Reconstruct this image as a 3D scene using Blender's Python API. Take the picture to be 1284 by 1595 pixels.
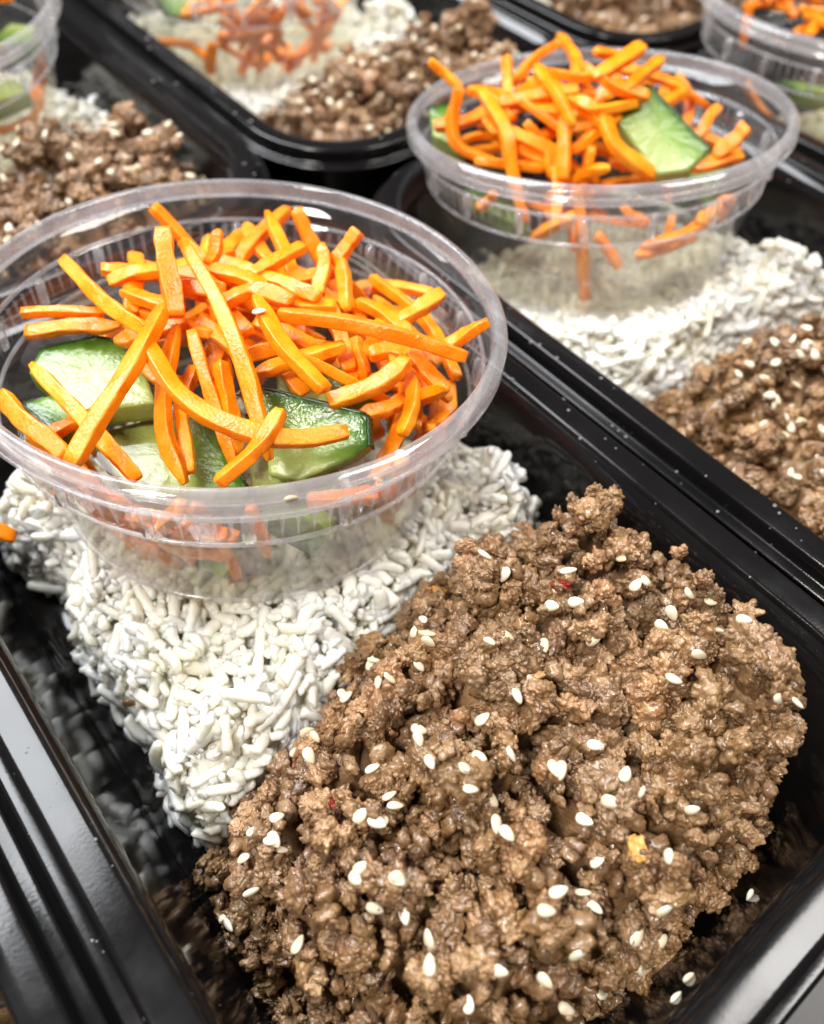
import bpy, bmesh, math
import numpy as np
from mathutils import Matrix, Vector, Quaternion

# ------------------------------------------------------------------ camera, world, light, exposure
for o in list(bpy.data.objects):
    bpy.data.objects.remove(o)
scene = bpy.context.scene
C = scene.collection
MM = 0.001
RIM_Z = 45.0            # tray rim height above the table (mm); all coordinates below are mm, z from the rim plane

cam_data = bpy.data.cameras.new('camera')
cam = bpy.data.objects.new('camera', cam_data)
C.objects.link(cam)
cam_data.sensor_fit = 'HORIZONTAL'
cam_data.sensor_width = 36.0
cam_data.lens = 36.23
cam_data.clip_start = 0.005
cam_data.clip_end = 50.0
cam.matrix_world = Matrix(((0.776904, 0.475587, -0.412599, -0.05554),
                           (-0.628128, 0.630524, -0.455955, -0.08450),
                           (0.043307, 0.613398, 0.788586, 0.14208+RIM_Z*MM),
                           (0, 0, 0, 1)))
cam_data.dof.use_dof = True
cam_data.dof.focus_distance = 0.158
cam_data.dof.aperture_fstop = 13.5
scene.camera = cam

world = bpy.data.worlds.new('World')
scene.world = world
world.use_nodes = True
bg = world.node_tree.nodes['Background']
bg.inputs['Color'].default_value = (1.0, 0.975, 0.94, 1)
bg.inputs['Strength'].default_value = 0.085

def area(name, loc, target, size, power, col, sy=None):
    d = bpy.data.lights.new(name, 'AREA')
    d.shape = 'RECTANGLE'; d.size = size; d.size_y = sy or size
    d.energy = power; d.color = col
    o = bpy.data.objects.new(name, d); C.objects.link(o)
    o.location = loc
    o.rotation_euler = (Vector(target)-Vector(loc)).to_track_quat('-Z', 'Y').to_euler()
    return o
area('ceiling_light', (-0.10, 0.92, 1.25), (0.0, 0.05, 0.0), 0.80, 37, (0.94, 0.97, 1.0), 0.85)
area('ceiling_light', (0.70, -0.28, 1.25), (0.0, 0.0, 0.0), 0.42, 15, (1.0, 0.975, 0.94), 0.55)
area('ceiling_light', (-0.75, -0.10, 1.25), (0.0, 0.0, 0.0), 0.24, 19, (1.0, 0.955, 0.89), 0.34)

scene.view_settings.view_transform = 'Standard'
scene.view_settings.look = 'None'
scene.view_settings.exposure = 0.03
scene.view_settings.gamma = 1.0
scene.view_settings.use_curve_mapping = False
cy = scene.cycles
cy.use_denoising = True
cy.max_bounces = 10
cy.diffuse_bounces = 6
cy.glossy_bounces = 4
cy.transmission_bounces = 6
cy.transparent_max_bounces = 40
cy.caustics_reflective = False
cy.caustics_refractive = False
cy.sample_clamp_indirect = 6.0

# ------------------------------------------------------------------ helpers
rng = np.random.default_rng(20)

def tag(o, label=None, cat=None, group=None, kind=None):
    if label: o['label'] = label
    if cat: o['category'] = cat
    if group: o['group'] = group
    if kind: o['kind'] = kind
    return o

def empty(name, loc):
    o = bpy.data.objects.new(name, None); C.objects.link(o)
    o.empty_display_size = 0.01
    o.location = (loc[0]*MM, loc[1]*MM, (loc[2]+RIM_Z)*MM)
    return o

def np_mesh(name, V, F, mat=None, smooth=True):
    """V in mm (N,3); F: (M,k) int array or list of such arrays"""
    V = np.asarray(V, np.float32)*MM
    Fs = [np.asarray(f, np.int32) for f in (F if isinstance(F, list) else [F]) if len(f)]
    me = bpy.data.meshes.new(name)
    me.vertices.add(len(V)); me.vertices.foreach_set('co', V.ravel())
    loops = np.concatenate([f.ravel() for f in Fs])
    tot = np.concatenate([np.full(len(f), f.shape[1], np.int32) for f in Fs])
    st = np.concatenate([[0], np.cumsum(tot)[:-1]]).astype(np.int32)
    me.loops.add(len(loops)); me.loops.foreach_set('vertex_index', loops)
    me.polygons.add(len(tot)); me.polygons.foreach_set('loop_start', st)
    me.polygons.foreach_set('use_smooth', np.full(len(tot), smooth))
    me.update(calc_edges=True); me.validate()
    if mat: me.materials.append(mat)
    return me

def link(name, me, parent=None, loc=None, M=None):
    """loc in mm; M a mathutils matrix in metres (both local to the parent)"""
    o = bpy.data.objects.new(name, me); C.objects.link(o)
    if parent is not None: o.parent = parent
    if M is not None: o.matrix_local = M
    elif loc is not None:
        z = loc[2] if parent is not None else loc[2]+RIM_Z
        o.location = (loc[0]*MM, loc[1]*MM, z*MM)
    return o

def ico(sub):
    bm = bmesh.new(); bmesh.ops.create_icosphere(bm, subdivisions=sub, radius=1.0)
    V = np.array([v.co[:] for v in bm.verts]); F = np.array([[v.index for v in f.verts] for f in bm.faces]); bm.free()
    return V, F
ICO = {s: ico(s) for s in (1, 2, 3, 4, 5)}

def rand_rot(r):
    q = r.normal(size=4); q /= np.linalg.norm(q)
    return np.array(Quaternion(q).to_matrix())

def xform(R, t, s=1.0):
    M = Matrix.Identity(4)
    for i in range(3):
        for j in range(3): M[i][j] = float(R[i, j]*s)
        M[i][3] = float(t[i]*MM)
    return M

def join(parts):
    Vs, Fs, n = [], [], 0
    for V, F in parts:
        Vs.append(V); Fs.append(F+n); n += len(V)
    return np.concatenate(Vs), np.concatenate(Fs)

# ------------------------------------------------------------------ materials
def new_mat(name):
    m = bpy.data.materials.new(name); m.use_nodes = True
    nt = m.node_tree; nt.nodes.clear()
    out = nt.nodes.new('ShaderNodeOutputMaterial')
    return m, nt, out
def N(nt, typ, **kw):
    n = nt.nodes.new(typ)
    for k, v in kw.items():
        if k in n.inputs.keys() if isinstance(k, str) else False: n.inputs[k].default_value = v
        else: setattr(n, k, v)
    return n
def ramp(nt, stops, src, interp='LINEAR'):
    r = nt.nodes.new('ShaderNodeValToRGB'); cr = r.color_ramp; cr.interpolation = interp
    while len(cr.elements) > 1: cr.elements.remove(cr.elements[-1])
    cr.elements[0].position = stops[0][0]; cr.elements[0].color = (*stops[0][1], 1)
    for p_, c_ in stops[1:]:
        e = cr.elements.new(p_); e.color = (*c_, 1)
    nt.links.new(src, r.inputs['Fac']); return r
def noise(nt, vec, scale, detail=3, rough=0.5, w=None):
    n = nt.nodes.new('ShaderNodeTexNoise'); n.inputs['Scale'].default_value = scale
    n.inputs['Detail'].default_value = detail; n.inputs['Roughness'].default_value = rough
    nt.links.new(vec, n.inputs['Vector']); return n
def bump(nt, h, strength, dist, prev=None):
    b = nt.nodes.new('ShaderNodeBump'); b.inputs['Strength'].default_value = strength
    b.inputs['Distance'].default_value = dist
    nt.links.new(h, b.inputs['Height'])
    if prev: nt.links.new(prev, b.inputs['Normal'])
    return b.outputs['Normal']
def mapping(nt, vec, scale):
    m = nt.nodes.new('ShaderNodeMapping'); m.inputs['Scale'].default_value = scale
    nt.links.new(vec, m.inputs['Vector']); return m.outputs['Vector']
def mixc(nt, a, b, fac, typ='MIX'):
    m = nt.nodes.new('ShaderNodeMix'); m.data_type = 'RGBA'; m.blend_type = typ
    for sock, v in ((m.inputs['Factor'], fac), (m.inputs['A'], a), (m.inputs['B'], b)):
        if hasattr(v, 'links'): nt.links.new(v, sock)
        elif isinstance(v, (int, float)): sock.default_value = v
        else: sock.default_value = (*v, 1)
    return m.outputs['Result']

def mat_beef():
    m, nt, out = new_mat('browned_beef')
    L = nt.links.new
    tc = N(nt, 'ShaderNodeTexCoord'); oi = N(nt, 'ShaderNodeObjectInfo')
    off = N(nt, 'ShaderNodeVectorMath', operation='MULTIPLY_ADD')
    L(oi.outputs['Location'], off.inputs[0]); off.inputs[1].default_value = (1, 1, 1); L(tc.outputs['Object'], off.inputs[2])
    v = off.outputs[0]
    n1 = noise(nt, v, 130, 4, 0.6); n2 = noise(nt, v, 620, 4, 0.65); n3 = noise(nt, v, 45, 2, 0.5)
    c1 = ramp(nt, [(0.30, (0.070, 0.029, 0.008)), (0.42, (0.20, 0.098, 0.031)), (0.55, (0.39, 0.228, 0.098)), (0.72, (0.60, 0.415, 0.245))], n1.outputs['Fac'])
    c2 = ramp(nt, [(0.32, (0.42, 0.40, 0.38)), (0.62, (1, 1, 1))], n2.outputs['Fac'])
    col = mixc(nt, c1.outputs['Color'], c2.outputs['Color'], 0.75, 'MULTIPLY')
    c3 = ramp(nt, [(0.38, (0.20, 0.105, 0.036)), (0.62, (0.46, 0.27, 0.16))], n3.outputs['Fac'])
    col = mixc(nt, col, c3.outputs['Color'], 0.28)
    rr = ramp(nt, [(0.0, (0.62, 0.60, 0.58)), (0.5, (1.0, 0.98, 0.95)), (0.85, (1.12, 1.08, 1.02)), (1.0, (1.25, 1.12, 1.08))], oi.outputs['Random'])
    col = mixc(nt, col, rr.outputs['Color'], 0.8, 'MULTIPLY')
    p = N(nt, 'ShaderNodeBsdfPrincipled')
    L(col, p.inputs['Base Color'])
    ro = ramp(nt, [(0.3, (0.22,)*3), (0.7, (0.52,)*3)], n2.outputs['Fac']); L(ro.outputs['Color'], p.inputs['Roughness'])
    p.inputs['Specular IOR Level'].default_value = 0.55
    p.inputs['Subsurface Weight'].default_value = 0.12
    p.inputs['Subsurface Radius'].default_value = (1.0, 0.4, 0.2)
    p.inputs['Subsurface Scale'].default_value = 0.0010
    p.inputs['Coat Weight'].default_value = 0.6; p.inputs['Coat Roughness'].default_value = 0.11
    nb = noise(nt, v, 2200, 3, 0.65)
    vo = N(nt, 'ShaderNodeTexVoronoi'); vo.inputs['Scale'].default_value = 1500; L(v, vo.inputs['Vector'])
    nrm = bump(nt, n2.outputs['Fac'], 0.6, 0.0009); nrm = bump(nt, vo.outputs['Distance'], -0.7, 0.0005, nrm); nrm = bump(nt, nb.outputs['Fac'], 0.5, 0.0004, nrm)
    L(nrm, p.inputs['Normal'])
    L(p.outputs[0], out.inputs['Surface']); return m

def mat_rice():
    m, nt, out = new_mat('cooked_rice'); L = nt.links.new
    tc = N(nt, 'ShaderNodeTexCoord'); oi = N(nt, 'ShaderNodeObjectInfo'); geo = N(nt, 'ShaderNodeNewGeometry')
    n1 = noise(nt, geo.outputs['Position'], 70, 2, 0.5); n2 = noise(nt, geo.outputs['Position'], 900, 3, 0.6)
    c = ramp(nt, [(0.3, (0.86, 0.81, 0.65)), (0.52, (0.88, 0.855, 0.76)), (0.7, (0.89, 0.88, 0.84))], n1.outputs['Fac'])
    p = N(nt, 'ShaderNodeBsdfPrincipled')
    L(c.outputs['Color'], p.inputs['Base Color'])
    p.inputs['Roughness'].default_value = 0.30
    p.inputs['Specular IOR Level'].default_value = 0.45
    p.inputs['Subsurface Weight'].default_value = 0.65
    p.inputs['Subsurface Radius'].default_value = (1.0, 0.9, 0.7)
    p.inputs['Subsurface Scale'].default_value = 0.0028
    L(bump(nt, n2.outputs['Fac'], 0.30, 0.0007), p.inputs['Normal'])
    tl = N(nt, 'ShaderNodeBsdfTranslucent'); tl.inputs['Color'].default_value = (0.90, 0.86, 0.74, 1)
    mx = N(nt, 'ShaderNodeMixShader'); mx.inputs[0].default_value = 0.06; L(p.outputs[0], mx.inputs[1]); L(tl.outputs[0], mx.inputs[2])
    L(mx.outputs[0], out.inputs['Surface']); return m

def mat_carrot():
    m, nt, out = new_mat('raw_carrot'); L = nt.links.new
    tc = N(nt, 'ShaderNodeTexCoord'); oi = N(nt, 'ShaderNodeObjectInfo'); geo = N(nt, 'ShaderNodeNewGeometry')
    at = N(nt, 'ShaderNodeAttribute', attribute_name='along')
    n1 = noise(nt, geo.outputs['Position'], 160, 3, 0.55); n2 = noise(nt, geo.outputs['Position'], 1500, 3, 0.6)
    c = ramp(nt, [(0.25, (0.86, 0.20, 0.002)), (0.5, (0.94, 0.28, 0.003)), (0.75, (0.97, 0.36, 0.006))], n1.outputs['Fac'])
    rr = ramp(nt, [(0, (1.0, 0.84, 0.8)), (0.5, (1, 1, 1)), (1, (1.02, 1.12, 1.2))], oi.outputs['Random'])
    col = mixc(nt, c.outputs['Color'], rr.outputs['Color'], 0.8, 'MULTIPLY')
    p = N(nt, 'ShaderNodeBsdfPrincipled')
    L(col, p.inputs['Base Color'])
    rg = ramp(nt, [(0.35, (0.20,)*3), (0.65, (0.46,)*3)], n1.outputs['Fac']); L(rg.outputs['Color'], p.inputs['Roughness'])
    p.inputs['Subsurface Weight'].default_value = 0.35
    p.inputs['Subsurface Radius'].default_value = (1.0, 0.35, 0.08)
    p.inputs['Subsurface Scale'].default_value = 0.0016
    wv = N(nt, 'ShaderNodeTexVoronoi'); wv.inputs['Scale'].default_value = 1300; L(geo.outputs['Position'], wv.inputs['Vector'])
    nrm = bump(nt, wv.outputs['Distance'], 0.16, 0.0004); nrm = bump(nt, n2.outputs['Fac'], 0.3, 0.0004, nrm)
    L(nrm, p.inputs['Normal'])
    L(p.outputs[0], out.inputs['Surface']); return m

def mat_cuc_flesh():
    m, nt, out = new_mat('cucumber_flesh'); L = nt.links.new
    geo = N(nt, 'ShaderNodeNewGeometry'); at = N(nt, 'ShaderNodeAttribute', attribute_name='skin_distance')
    n1 = noise(nt, mapping(nt, geo.outputs['Position'], (1.0, 0.6, 1.6)), 420, 5, 0.7)
    mth = N(nt, 'ShaderNodeMath', operation='MULTIPLY_ADD'); L(n1.outputs['Fac'], mth.inputs[0]); mth.inputs[1].default_value = 0.36; L(at.outputs['Fac'], mth.inputs[2])
    c = ramp(nt, [(0.14, (0.015, 0.05, 0.005)), (0.28, (0.06, 0.15, 0.014)), (0.48, (0.15, 0.26, 0.035)), (0.80, (0.22, 0.32, 0.065)), (1.0, (0.31, 0.375, 0.11))], mth.outputs[0])
    p = N(nt, 'ShaderNodeBsdfPrincipled'); L(c.outputs['Color'], p.inputs['Base Color'])
    p.inputs['Roughness'].default_value = 0.13
    p.inputs['Subsurface Weight'].default_value = 0.6
    p.inputs['Subsurface Radius'].default_value = (0.8, 1.0, 0.3); p.inputs['Subsurface Scale'].default_value = 0.002
    n2 = noise(nt, geo.outputs['Position'], 900, 3, 0.6)
    L(bump(nt, n2.outputs['Fac'], 0.35, 0.0006), p.inputs['Normal'])
    L(p.outputs[0], out.inputs['Surface']); return m
def mat_simple(name, c0, c1, scale, rough, bs=0.2, bd=0.0004, sss=0.0, spec=0.5):
    m, nt, out = new_mat(name); L = nt.links.new
    geo = N(nt, 'ShaderNodeNewGeometry')
    n1 = noise(nt, geo.outputs['Position'], scale, 4, 0.6)
    c = ramp(nt, [(0.3, c0), (0.7, c1)], n1.outputs['Fac'])
    p = N(nt, 'ShaderNodeBsdfPrincipled'); L(c.outputs['Color'], p.inputs['Base Color'])
    p.inputs['Roughness'].default_value = rough
    p.inputs['Specular IOR Level'].default_value = spec
    if sss:
        p.inputs['Subsurface Weight'].default_value = sss; p.inputs['Subsurface Radius'].default_value = (1, .8, .5); p.inputs['Subsurface Scale'].default_value = 0.0008
    L(bump(nt, n1.outputs['Fac'], bs, bd), p.inputs['Normal'])
    L(p.outputs[0], out.inputs['Surface']); return m
def mat_tray(name, rough0, rough1, brush):
    m, nt, out = new_mat(name); L = nt.links.new
    tc = N(nt, 'ShaderNodeTexCoord')
    n1 = noise(nt, tc.outputs['Object'], 45, 4, 0.6); n2 = noise(nt, tc.outputs['Object'], 1600, 2, 0.5)
    n3 = noise(nt, mapping(nt, tc.outputs['Object'], (700, 25, 25)), 1.0, 3, 0.6)
    p = N(nt, 'ShaderNodeBsdfPrincipled')
    p.inputs['Base Color'].default_value = (0.006, 0.0055, 0.0058, 1)
    rg = ramp(nt, [(0.35, (rough0,)*3), (0.7, (rough1,)*3)], n1.outputs['Fac']); L(rg.outputs['Color'], p.inputs['Roughness'])
    p.inputs['Specular IOR Level'].default_value = 0.42
    nrm = bump(nt, n2.outputs['Fac'], 0.05, 0.0002)
    if brush: nrm = bump(nt, n3.outputs['Fac'], brush, 0.0004, nrm)
    L(nrm, p.inputs['Normal'])
    L(p.outputs[0], out.inputs['Surface']); return m
def mat_clear(name, milk, rough, tint=(0.985, 0.985, 0.985), ior=1.5, gl=1.0, sheen=0.7):
    """thin clear polypropylene: straight-through light, a little milky scatter, a fresnel sheen"""
    m, nt, out = new_mat(name); L = nt.links.new
    geo = N(nt, 'ShaderNodeNewGeometry')
    n1 = noise(nt, geo.outputs['Position'], 120, 3, 0.6)
    tr = N(nt, 'ShaderNodeBsdfTransparent'); tr.inputs['Color'].default_value = (*tint, 1)
    df = N(nt, 'ShaderNodeBsdfDiffuse'); df.inputs['Color'].default_value = (0.88, 0.89, 0.93, 1)
    tl = N(nt, 'ShaderNodeBsdfTranslucent'); tl.inputs['Color'].default_value = (0.88, 0.89, 0.93, 1)
    ms = N(nt, 'ShaderNodeMixShader'); ms.inputs[0].default_value = 0.55; L(df.outputs[0], ms.inputs[1]); L(tl.outputs[0], ms.inputs[2])
    mk = N(nt, 'ShaderNodeMath', operation='MULTIPLY'); L(n1.outputs['Fac'], mk.inputs[0]); mk.inputs[1].default_value = 2*milk
    m1 = N(nt, 'ShaderNodeMixShader'); L(mk.outputs[0], m1.inputs[0]); L(tr.outputs[0], m1.inputs[1]); L(ms.outputs[0], m1.inputs[2])
    gs = N(nt, 'ShaderNodeBsdfGlossy'); gs.inputs['Roughness'].default_value = rough; gs.inputs['Color'].default_value = (gl, gl, gl, 1)
    lw = N(nt, 'ShaderNodeLayerWeight'); lw.inputs['Blend'].default_value = 0.5
    pw = N(nt, 'ShaderNodeMath', operation='POWER'); L(lw.outputs['Facing'], pw.inputs[0]); pw.inputs[1].default_value = 4.0
    f0 = ((ior-1)/(ior+1))**2
    fr = N(nt, 'ShaderNodeMath', operation='MULTIPLY_ADD'); L(pw.outputs[0], fr.inputs[0]); fr.inputs[1].default_value = sheen; fr.inputs[2].default_value = f0
    m2 = N(nt, 'ShaderNodeMixShader'); L(fr.outputs[0], m2.inputs[0]); L(m1.outputs[0], m2.inputs[1]); L(gs.outputs[0], m2.inputs[2])
    L(m2.outputs[0], out.inputs['Surface']); return m

M_BEEF = mat_beef(); M_RICE = mat_rice(); M_CARROT = mat_carrot(); M_CUC = mat_cuc_flesh()
M_SKIN = mat_simple('cucumber_skin', (0.006, 0.022, 0.006), (0.02, 0.06, 0.012), 300, 0.25, 0.3)
M_SEED = mat_simple('sesame', (0.62, 0.50, 0.30), (0.88, 0.82, 0.68), 160, 0.38, 0.1, 0.0002, 0.3)
M_CHILI = mat_simple('dried_chili', (0.10, 0.006, 0.004), (0.30, 0.02, 0.008), 700, 0.3, 0.5)
M_GARLIC = mat_simple('fried_garlic', (0.55, 0.24, 0.05), (0.78, 0.42, 0.12), 500, 0.35, 0.4, 0.0004, 0.3)
M_ONION = mat_simple('cooked_onion', (0.36, 0.20, 0.08), (0.52, 0.32, 0.15), 400, 0.3, 0.4, 0.0004, 0.4)
M_BASIN = mat_tray('tray_inside_gloss', 0.04, 0.12, 0.0)
M_RIM = mat_tray('tray_rim_satin', 0.10, 0.24, 0.015)
M_CUP = mat_clear('cup_clear_plastic', 0.026, 0.05, sheen=0.25)
M_CUPRIM = mat_clear('cup_rim_plastic', 0.27, 0.05)
M_CUPRIB = mat_clear('cup_rib_plastic', 0.16, 0.10)
M_BRINE = mat_clear('pickling_brine', 0.004, 0.015, (0.97, 0.965, 0.90), 1.33, sheen=0.3)
M_DROP = mat_simple('greasy_droplet', (0.10, 0.10, 0.10), (0.28, 0.28, 0.27), 900, 0.08, 0.0)
M_TABLE = mat_simple('dark_counter', (0.018, 0.016, 0.015), (0.03, 0.027, 0.025), 40, 0.4, 0.1)

def vnoise(x, y, s, seed):
    """smooth value noise in about -1..1 (x, y arrays in mm, s = cell size)"""
    x = np.asarray(x, float)/s; y = np.asarray(y, float)/s
    xi = np.floor(x).astype(np.int64); yi = np.floor(y).astype(np.int64)
    fx = x-xi; fy = y-yi; fx = fx*fx*(3-2*fx); fy = fy*fy*(3-2*fy)
    def h(a, b):
        n = (a*374761393 + b*668265263 + seed*974711) & 0x7fffffff
        n = ((n ^ (n >> 13))*1274126177) & 0x7fffffff
        return ((n ^ (n >> 16)) & 0xffff)/32767.5-1
    return (h(xi, yi)*(1-fx)+h(xi+1, yi)*fx)*(1-fy)+(h(xi, yi+1)*(1-fx)+h(xi+1, yi+1)*fx)*fy

def poly_depth(x, y, poly):
    """distance inside a polygon (negative outside), vectorised"""
    x = np.asarray(x, float); y = np.asarray(y, float)
    P = np.array(poly, float); Q = np.roll(P, -1, 0)
    dmin = np.full(x.shape, 1e9); ins = np.zeros(x.shape, bool)
    for (ax, ay), (bx, by) in zip(P, Q):
        ex, ey = bx-ax, by-ay
        t = np.clip(((x-ax)*ex+(y-ay)*ey)/(ex*ex+ey*ey), 0, 1)
        dmin = np.minimum(dmin, np.hypot(x-ax-t*ex, y-ay-t*ey))
        c = ((ay > y) != (by > y)) & (x < (bx-ax)*(y-ay)/(by-ay+1e-12)+ax)
        ins ^= c
    return np.where(ins, dmin, -dmin)

FLOOR = -43.0
BEEF_POLY = [(-55,-26),(-57,-46),(-57,-62),(-54,-80),(-44,-92),(-20,-96),(12,-97),(37,-95),(51,-88),(59,-76),(61,-60),
             (61,-40),(58,-27),(48,-15),(22,-6),(0,-9),(-20,-15),(-38,-20)]
RICE_POLY = [(-46,84),(-55,74),(-52,62),(-46,50),(-52,36),(-51,17),(-49,2),(-53,-10),(-50,-22),(-42,-25),(-30,-24),(0,-17),(20,-11),(46,-18),
             (59,-10),(61,8),(59,24),(48,36),(40,60),(20,76),(-10,84)]

def clumps(x, y, s, seed):
    """lumps packed like crumbled meat: 1 on a lump's crown, 0 in the crevices between"""
    x = np.asarray(x, float)/s; y = np.asarray(y, float)/s
    xi = np.floor(x).astype(np.int64); yi = np.floor(y).astype(np.int64)
    f1 = np.full(x.shape, 9.0); f2 = np.full(x.shape, 9.0)
    for i in (-1, 0, 1):
        for j in (-1, 0, 1):
            a, b = xi+i, yi+j
            n = (a*374761393 + b*668265263 + seed*974711) & 0x7fffffff
            n = ((n ^ (n >> 13))*1274126177) & 0x7fffffff; n = n ^ (n >> 16)
            d = np.hypot(x-a-(n & 1023)/1023.0, y-b-((n >> 10) & 1023)/1023.0)
            f2 = np.where(d < f1, f1, np.minimum(f2, d)); f1 = np.minimum(f1, d)
    return np.clip((f2-f1)/0.55, 0, 1)**0.6

def beef_height(x, y, seed=1, poly=BEEF_POLY, top=1.0):
    d = poly_depth(x, y, poly)
    x = np.asarray(x, float); y = np.asarray(y, float)
    q = np.clip(d/np.clip(19.0-0.12*x, 11, 24), 0, 1)
    H = (42+0.17*x-0.03*(y+55))*top
    h = H*(1-(1-q)**2.2)**0.85
    xw = x+3*vnoise(x, y, 9, seed+31); yw = y+3*vnoise(x, y, 9, seed+37)
    h = h+np.minimum(q*1.6, 1)*(4.0*vnoise(x, y, 19, seed)+11*(clumps(xw, yw, 17, seed)-0.7)+2.5*(clumps(xw, yw, 8.5, seed+5)-0.6))
    return np.where(d > 0, FLOOR+np.maximum(h, 0.5), -99.0)

def rice_height(x, y, seed=3, poly=RICE_POLY, lift=0.0):
    d = poly_depth(x, y, poly)
    q = np.clip(d/15.0, 0, 1)
    x = np.asarray(x); y = np.asarray(y)
    H = 26+lift+15*np.exp(-(((x-52)/15)**2+((y-2)/20)**2))-3*np.exp(-((x+42)**2+(y+5)**2)/500)
    h = H*(1-(1-q)**2)**0.8+q*(4.2*vnoise(x, y, 13, seed)+2.2*vnoise(x, y, 6, seed+5))
    return np.where(d > 0, FLOOR+np.maximum(h, 0.5), -99.0)

# ------------------------------------------------------------------ the counter the trays stand on
me = np_mesh('counter', [(-600, -500, 0), (900, -500, 0), (900, 900, 0), (-600, 900, 0), (-600, -500, -20), (900, -500, -20), (900, 900, -20), (-600, 900, -20)],
             np.array([(0, 1, 2, 3), (7, 6, 5, 4), (0, 4, 5, 1), (1, 5, 6, 2), (2, 6, 7, 3), (3, 7, 4, 0)]), M_TABLE, False)
o = bpy.data.objects.new('counter', me); C.objects.link(o); tag(o, kind='structure')

# ------------------------------------------------------------------ trays
HW, HL, RC = 64.4, 102.0, 28.8
def ring_pts(off, ns=8, nc=12):
    hw, hl, r = HW+off, HL+off, max(RC+off*0.9, 2.0)
    pts = []
    for k, (sx, sy) in enumerate(((1, 1), (-1, 1), (-1, -1), (1, -1))):
        cx, cyy = sx*(hw-r), sy*(hl-r)
        for a in np.linspace(k*90, k*90+90, nc):
            pts.append((cx+r*math.cos(math.radians(a)), cyy+r*math.sin(math.radians(a))))
        nx = ((1, 1), (-1, 1), (-1, -1), (1, -1))[(k+1) % 4]
        p0 = pts[-1]; a1 = math.radians(k*90+90)
        p1 = (nx[0]*(hw-r)+r*math.cos(a1), nx[1]*(hl-r)+r*math.sin(a1))
        for t in np.linspace(0, 1, ns+2)[1:-1]: pts.append((p0[0]+(p1[0]-p0[0])*t, p0[1]+(p1[1]-p0[1])*t))
    return np.array(pts)
def sweep(profile, cap0=False, cap1=False, closed=False):
    rings = [np.column_stack([ring_pts(o_), np.full(len(ring_pts(o_)), z)]) for o_, z in profile]
    n = len(rings[0]); V = list(rings); F = []
    m = len(rings)
    for i in range(m if closed else m-1):
        a = i*n+np.arange(n); b = ((i+1) % m)*n+np.arange(n)
        F.append(np.column_stack([a, np.roll(a, -1), np.roll(b, -1), b]))
    F = [np.concatenate(F)]; V = np.concatenate(V)
    tri = []
    for on, base in ((cap0, 0), (cap1, (m-1)*n)):
        if on:
            c_ = len(V); V = np.vstack([V, V[base:base+n].mean(0)])
            a = base+np.arange(n); tri.append(np.column_stack([a, np.roll(a, -1), np.full(n, c_)]))
    if tri: F.append(np.concatenate(tri))
    return V, F
def arc(cx, cz, r, a0, a1, n=5):
    return [(cx+r*math.cos(math.radians(a)), cz+r*math.sin(math.radians(a))) for a in np.linspace(a0, a1, n)]
inner = [(-30, -43.0), (-15, -43.0)]+arc(-14.0, -36.0, 7.0, 270, 349, 7)+[(-4.2, -22), (-1.6, -9), (-0.1, -1.3)]
outer = [(0.9, -1.6), (-0.8, -9), (-3.3, -22), (-6.3, -36.6)]+arc(-14.0, -36.2, 7.8, 349, 270, 6)+[(-18, -44.0), (-20, -45.0), (-30, -45.0)]
V, F = sweep(inner+outer, True, True)
basin_me = np_mesh('tray_basin', V, F, M_BASIN)
# lip: rounded inner edge, flat top, skirt, low out-turned flange
lip = [(-0.1, -1.3)]+arc(1.0, -1.0, 1.0, 180, 90, 4)+[(3.2, 0.12), (5.6, 0.0)]+arc(5.9, -0.9, 0.9, 80, 5, 4)+[(7.1, -3.6)]+arc(7.9, -3.7, 0.8, 185, 270, 4)+[(9.3, -4.5)]+arc(9.6, -5.1, 0.6, 80, -80, 5)+[(7.2, -5.6), (6.4, -5.0), (6.0, -1.9), (5.2, -1.0), (1.5, -1.0), (0.9, -1.6)]
V, F = sweep(lip, closed=True)
lip_me = np_mesh('tray_lip', V, F, M_RIM)
TRAYS = {
 'A': (0, 0, 0, 'black plastic meal tray in front holding the large foreground beef mound'),
 'B': (150.3, 1.5, 0, 'black plastic meal tray right of the front one, holding the blurred carrot cup'),
 'C': (-150.4, 1.0, 0, 'black plastic meal tray cut off at the bottom left corner, only its rim showing'),
 'D': (0.4, 227.0, 0, 'black plastic meal tray behind the front cup at the upper left'),
 'E': (149.4, 231.0, 0, 'black plastic meal tray at the top centre, behind the second cup'),
 'F': (300.8, 2.0, 0, 'black plastic meal tray cut off at the right edge, behind the second tray'),
 'G': (300.0, 231.0, 0, 'black plastic meal tray farthest back at the top right with beef at its corner'),
}
for k, (x, y, rz, lab) in TRAYS.items():
    e = empty('meal_tray', (x, y, -RIM_Z)); tag(e, lab, 'tray', 'meal trays laid side by side')
    e.rotation_euler.z = math.radians({'A': 0, 'B': 0.2, 'C': -0.2, 'D': 0.3, 'E': -0.3, 'F': 0.2, 'G': 0.4}[k])
    link('basin', basin_me, e, (0, 0, RIM_Z)); link('lip', lip_me, e, (0, 0, RIM_Z))

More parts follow.
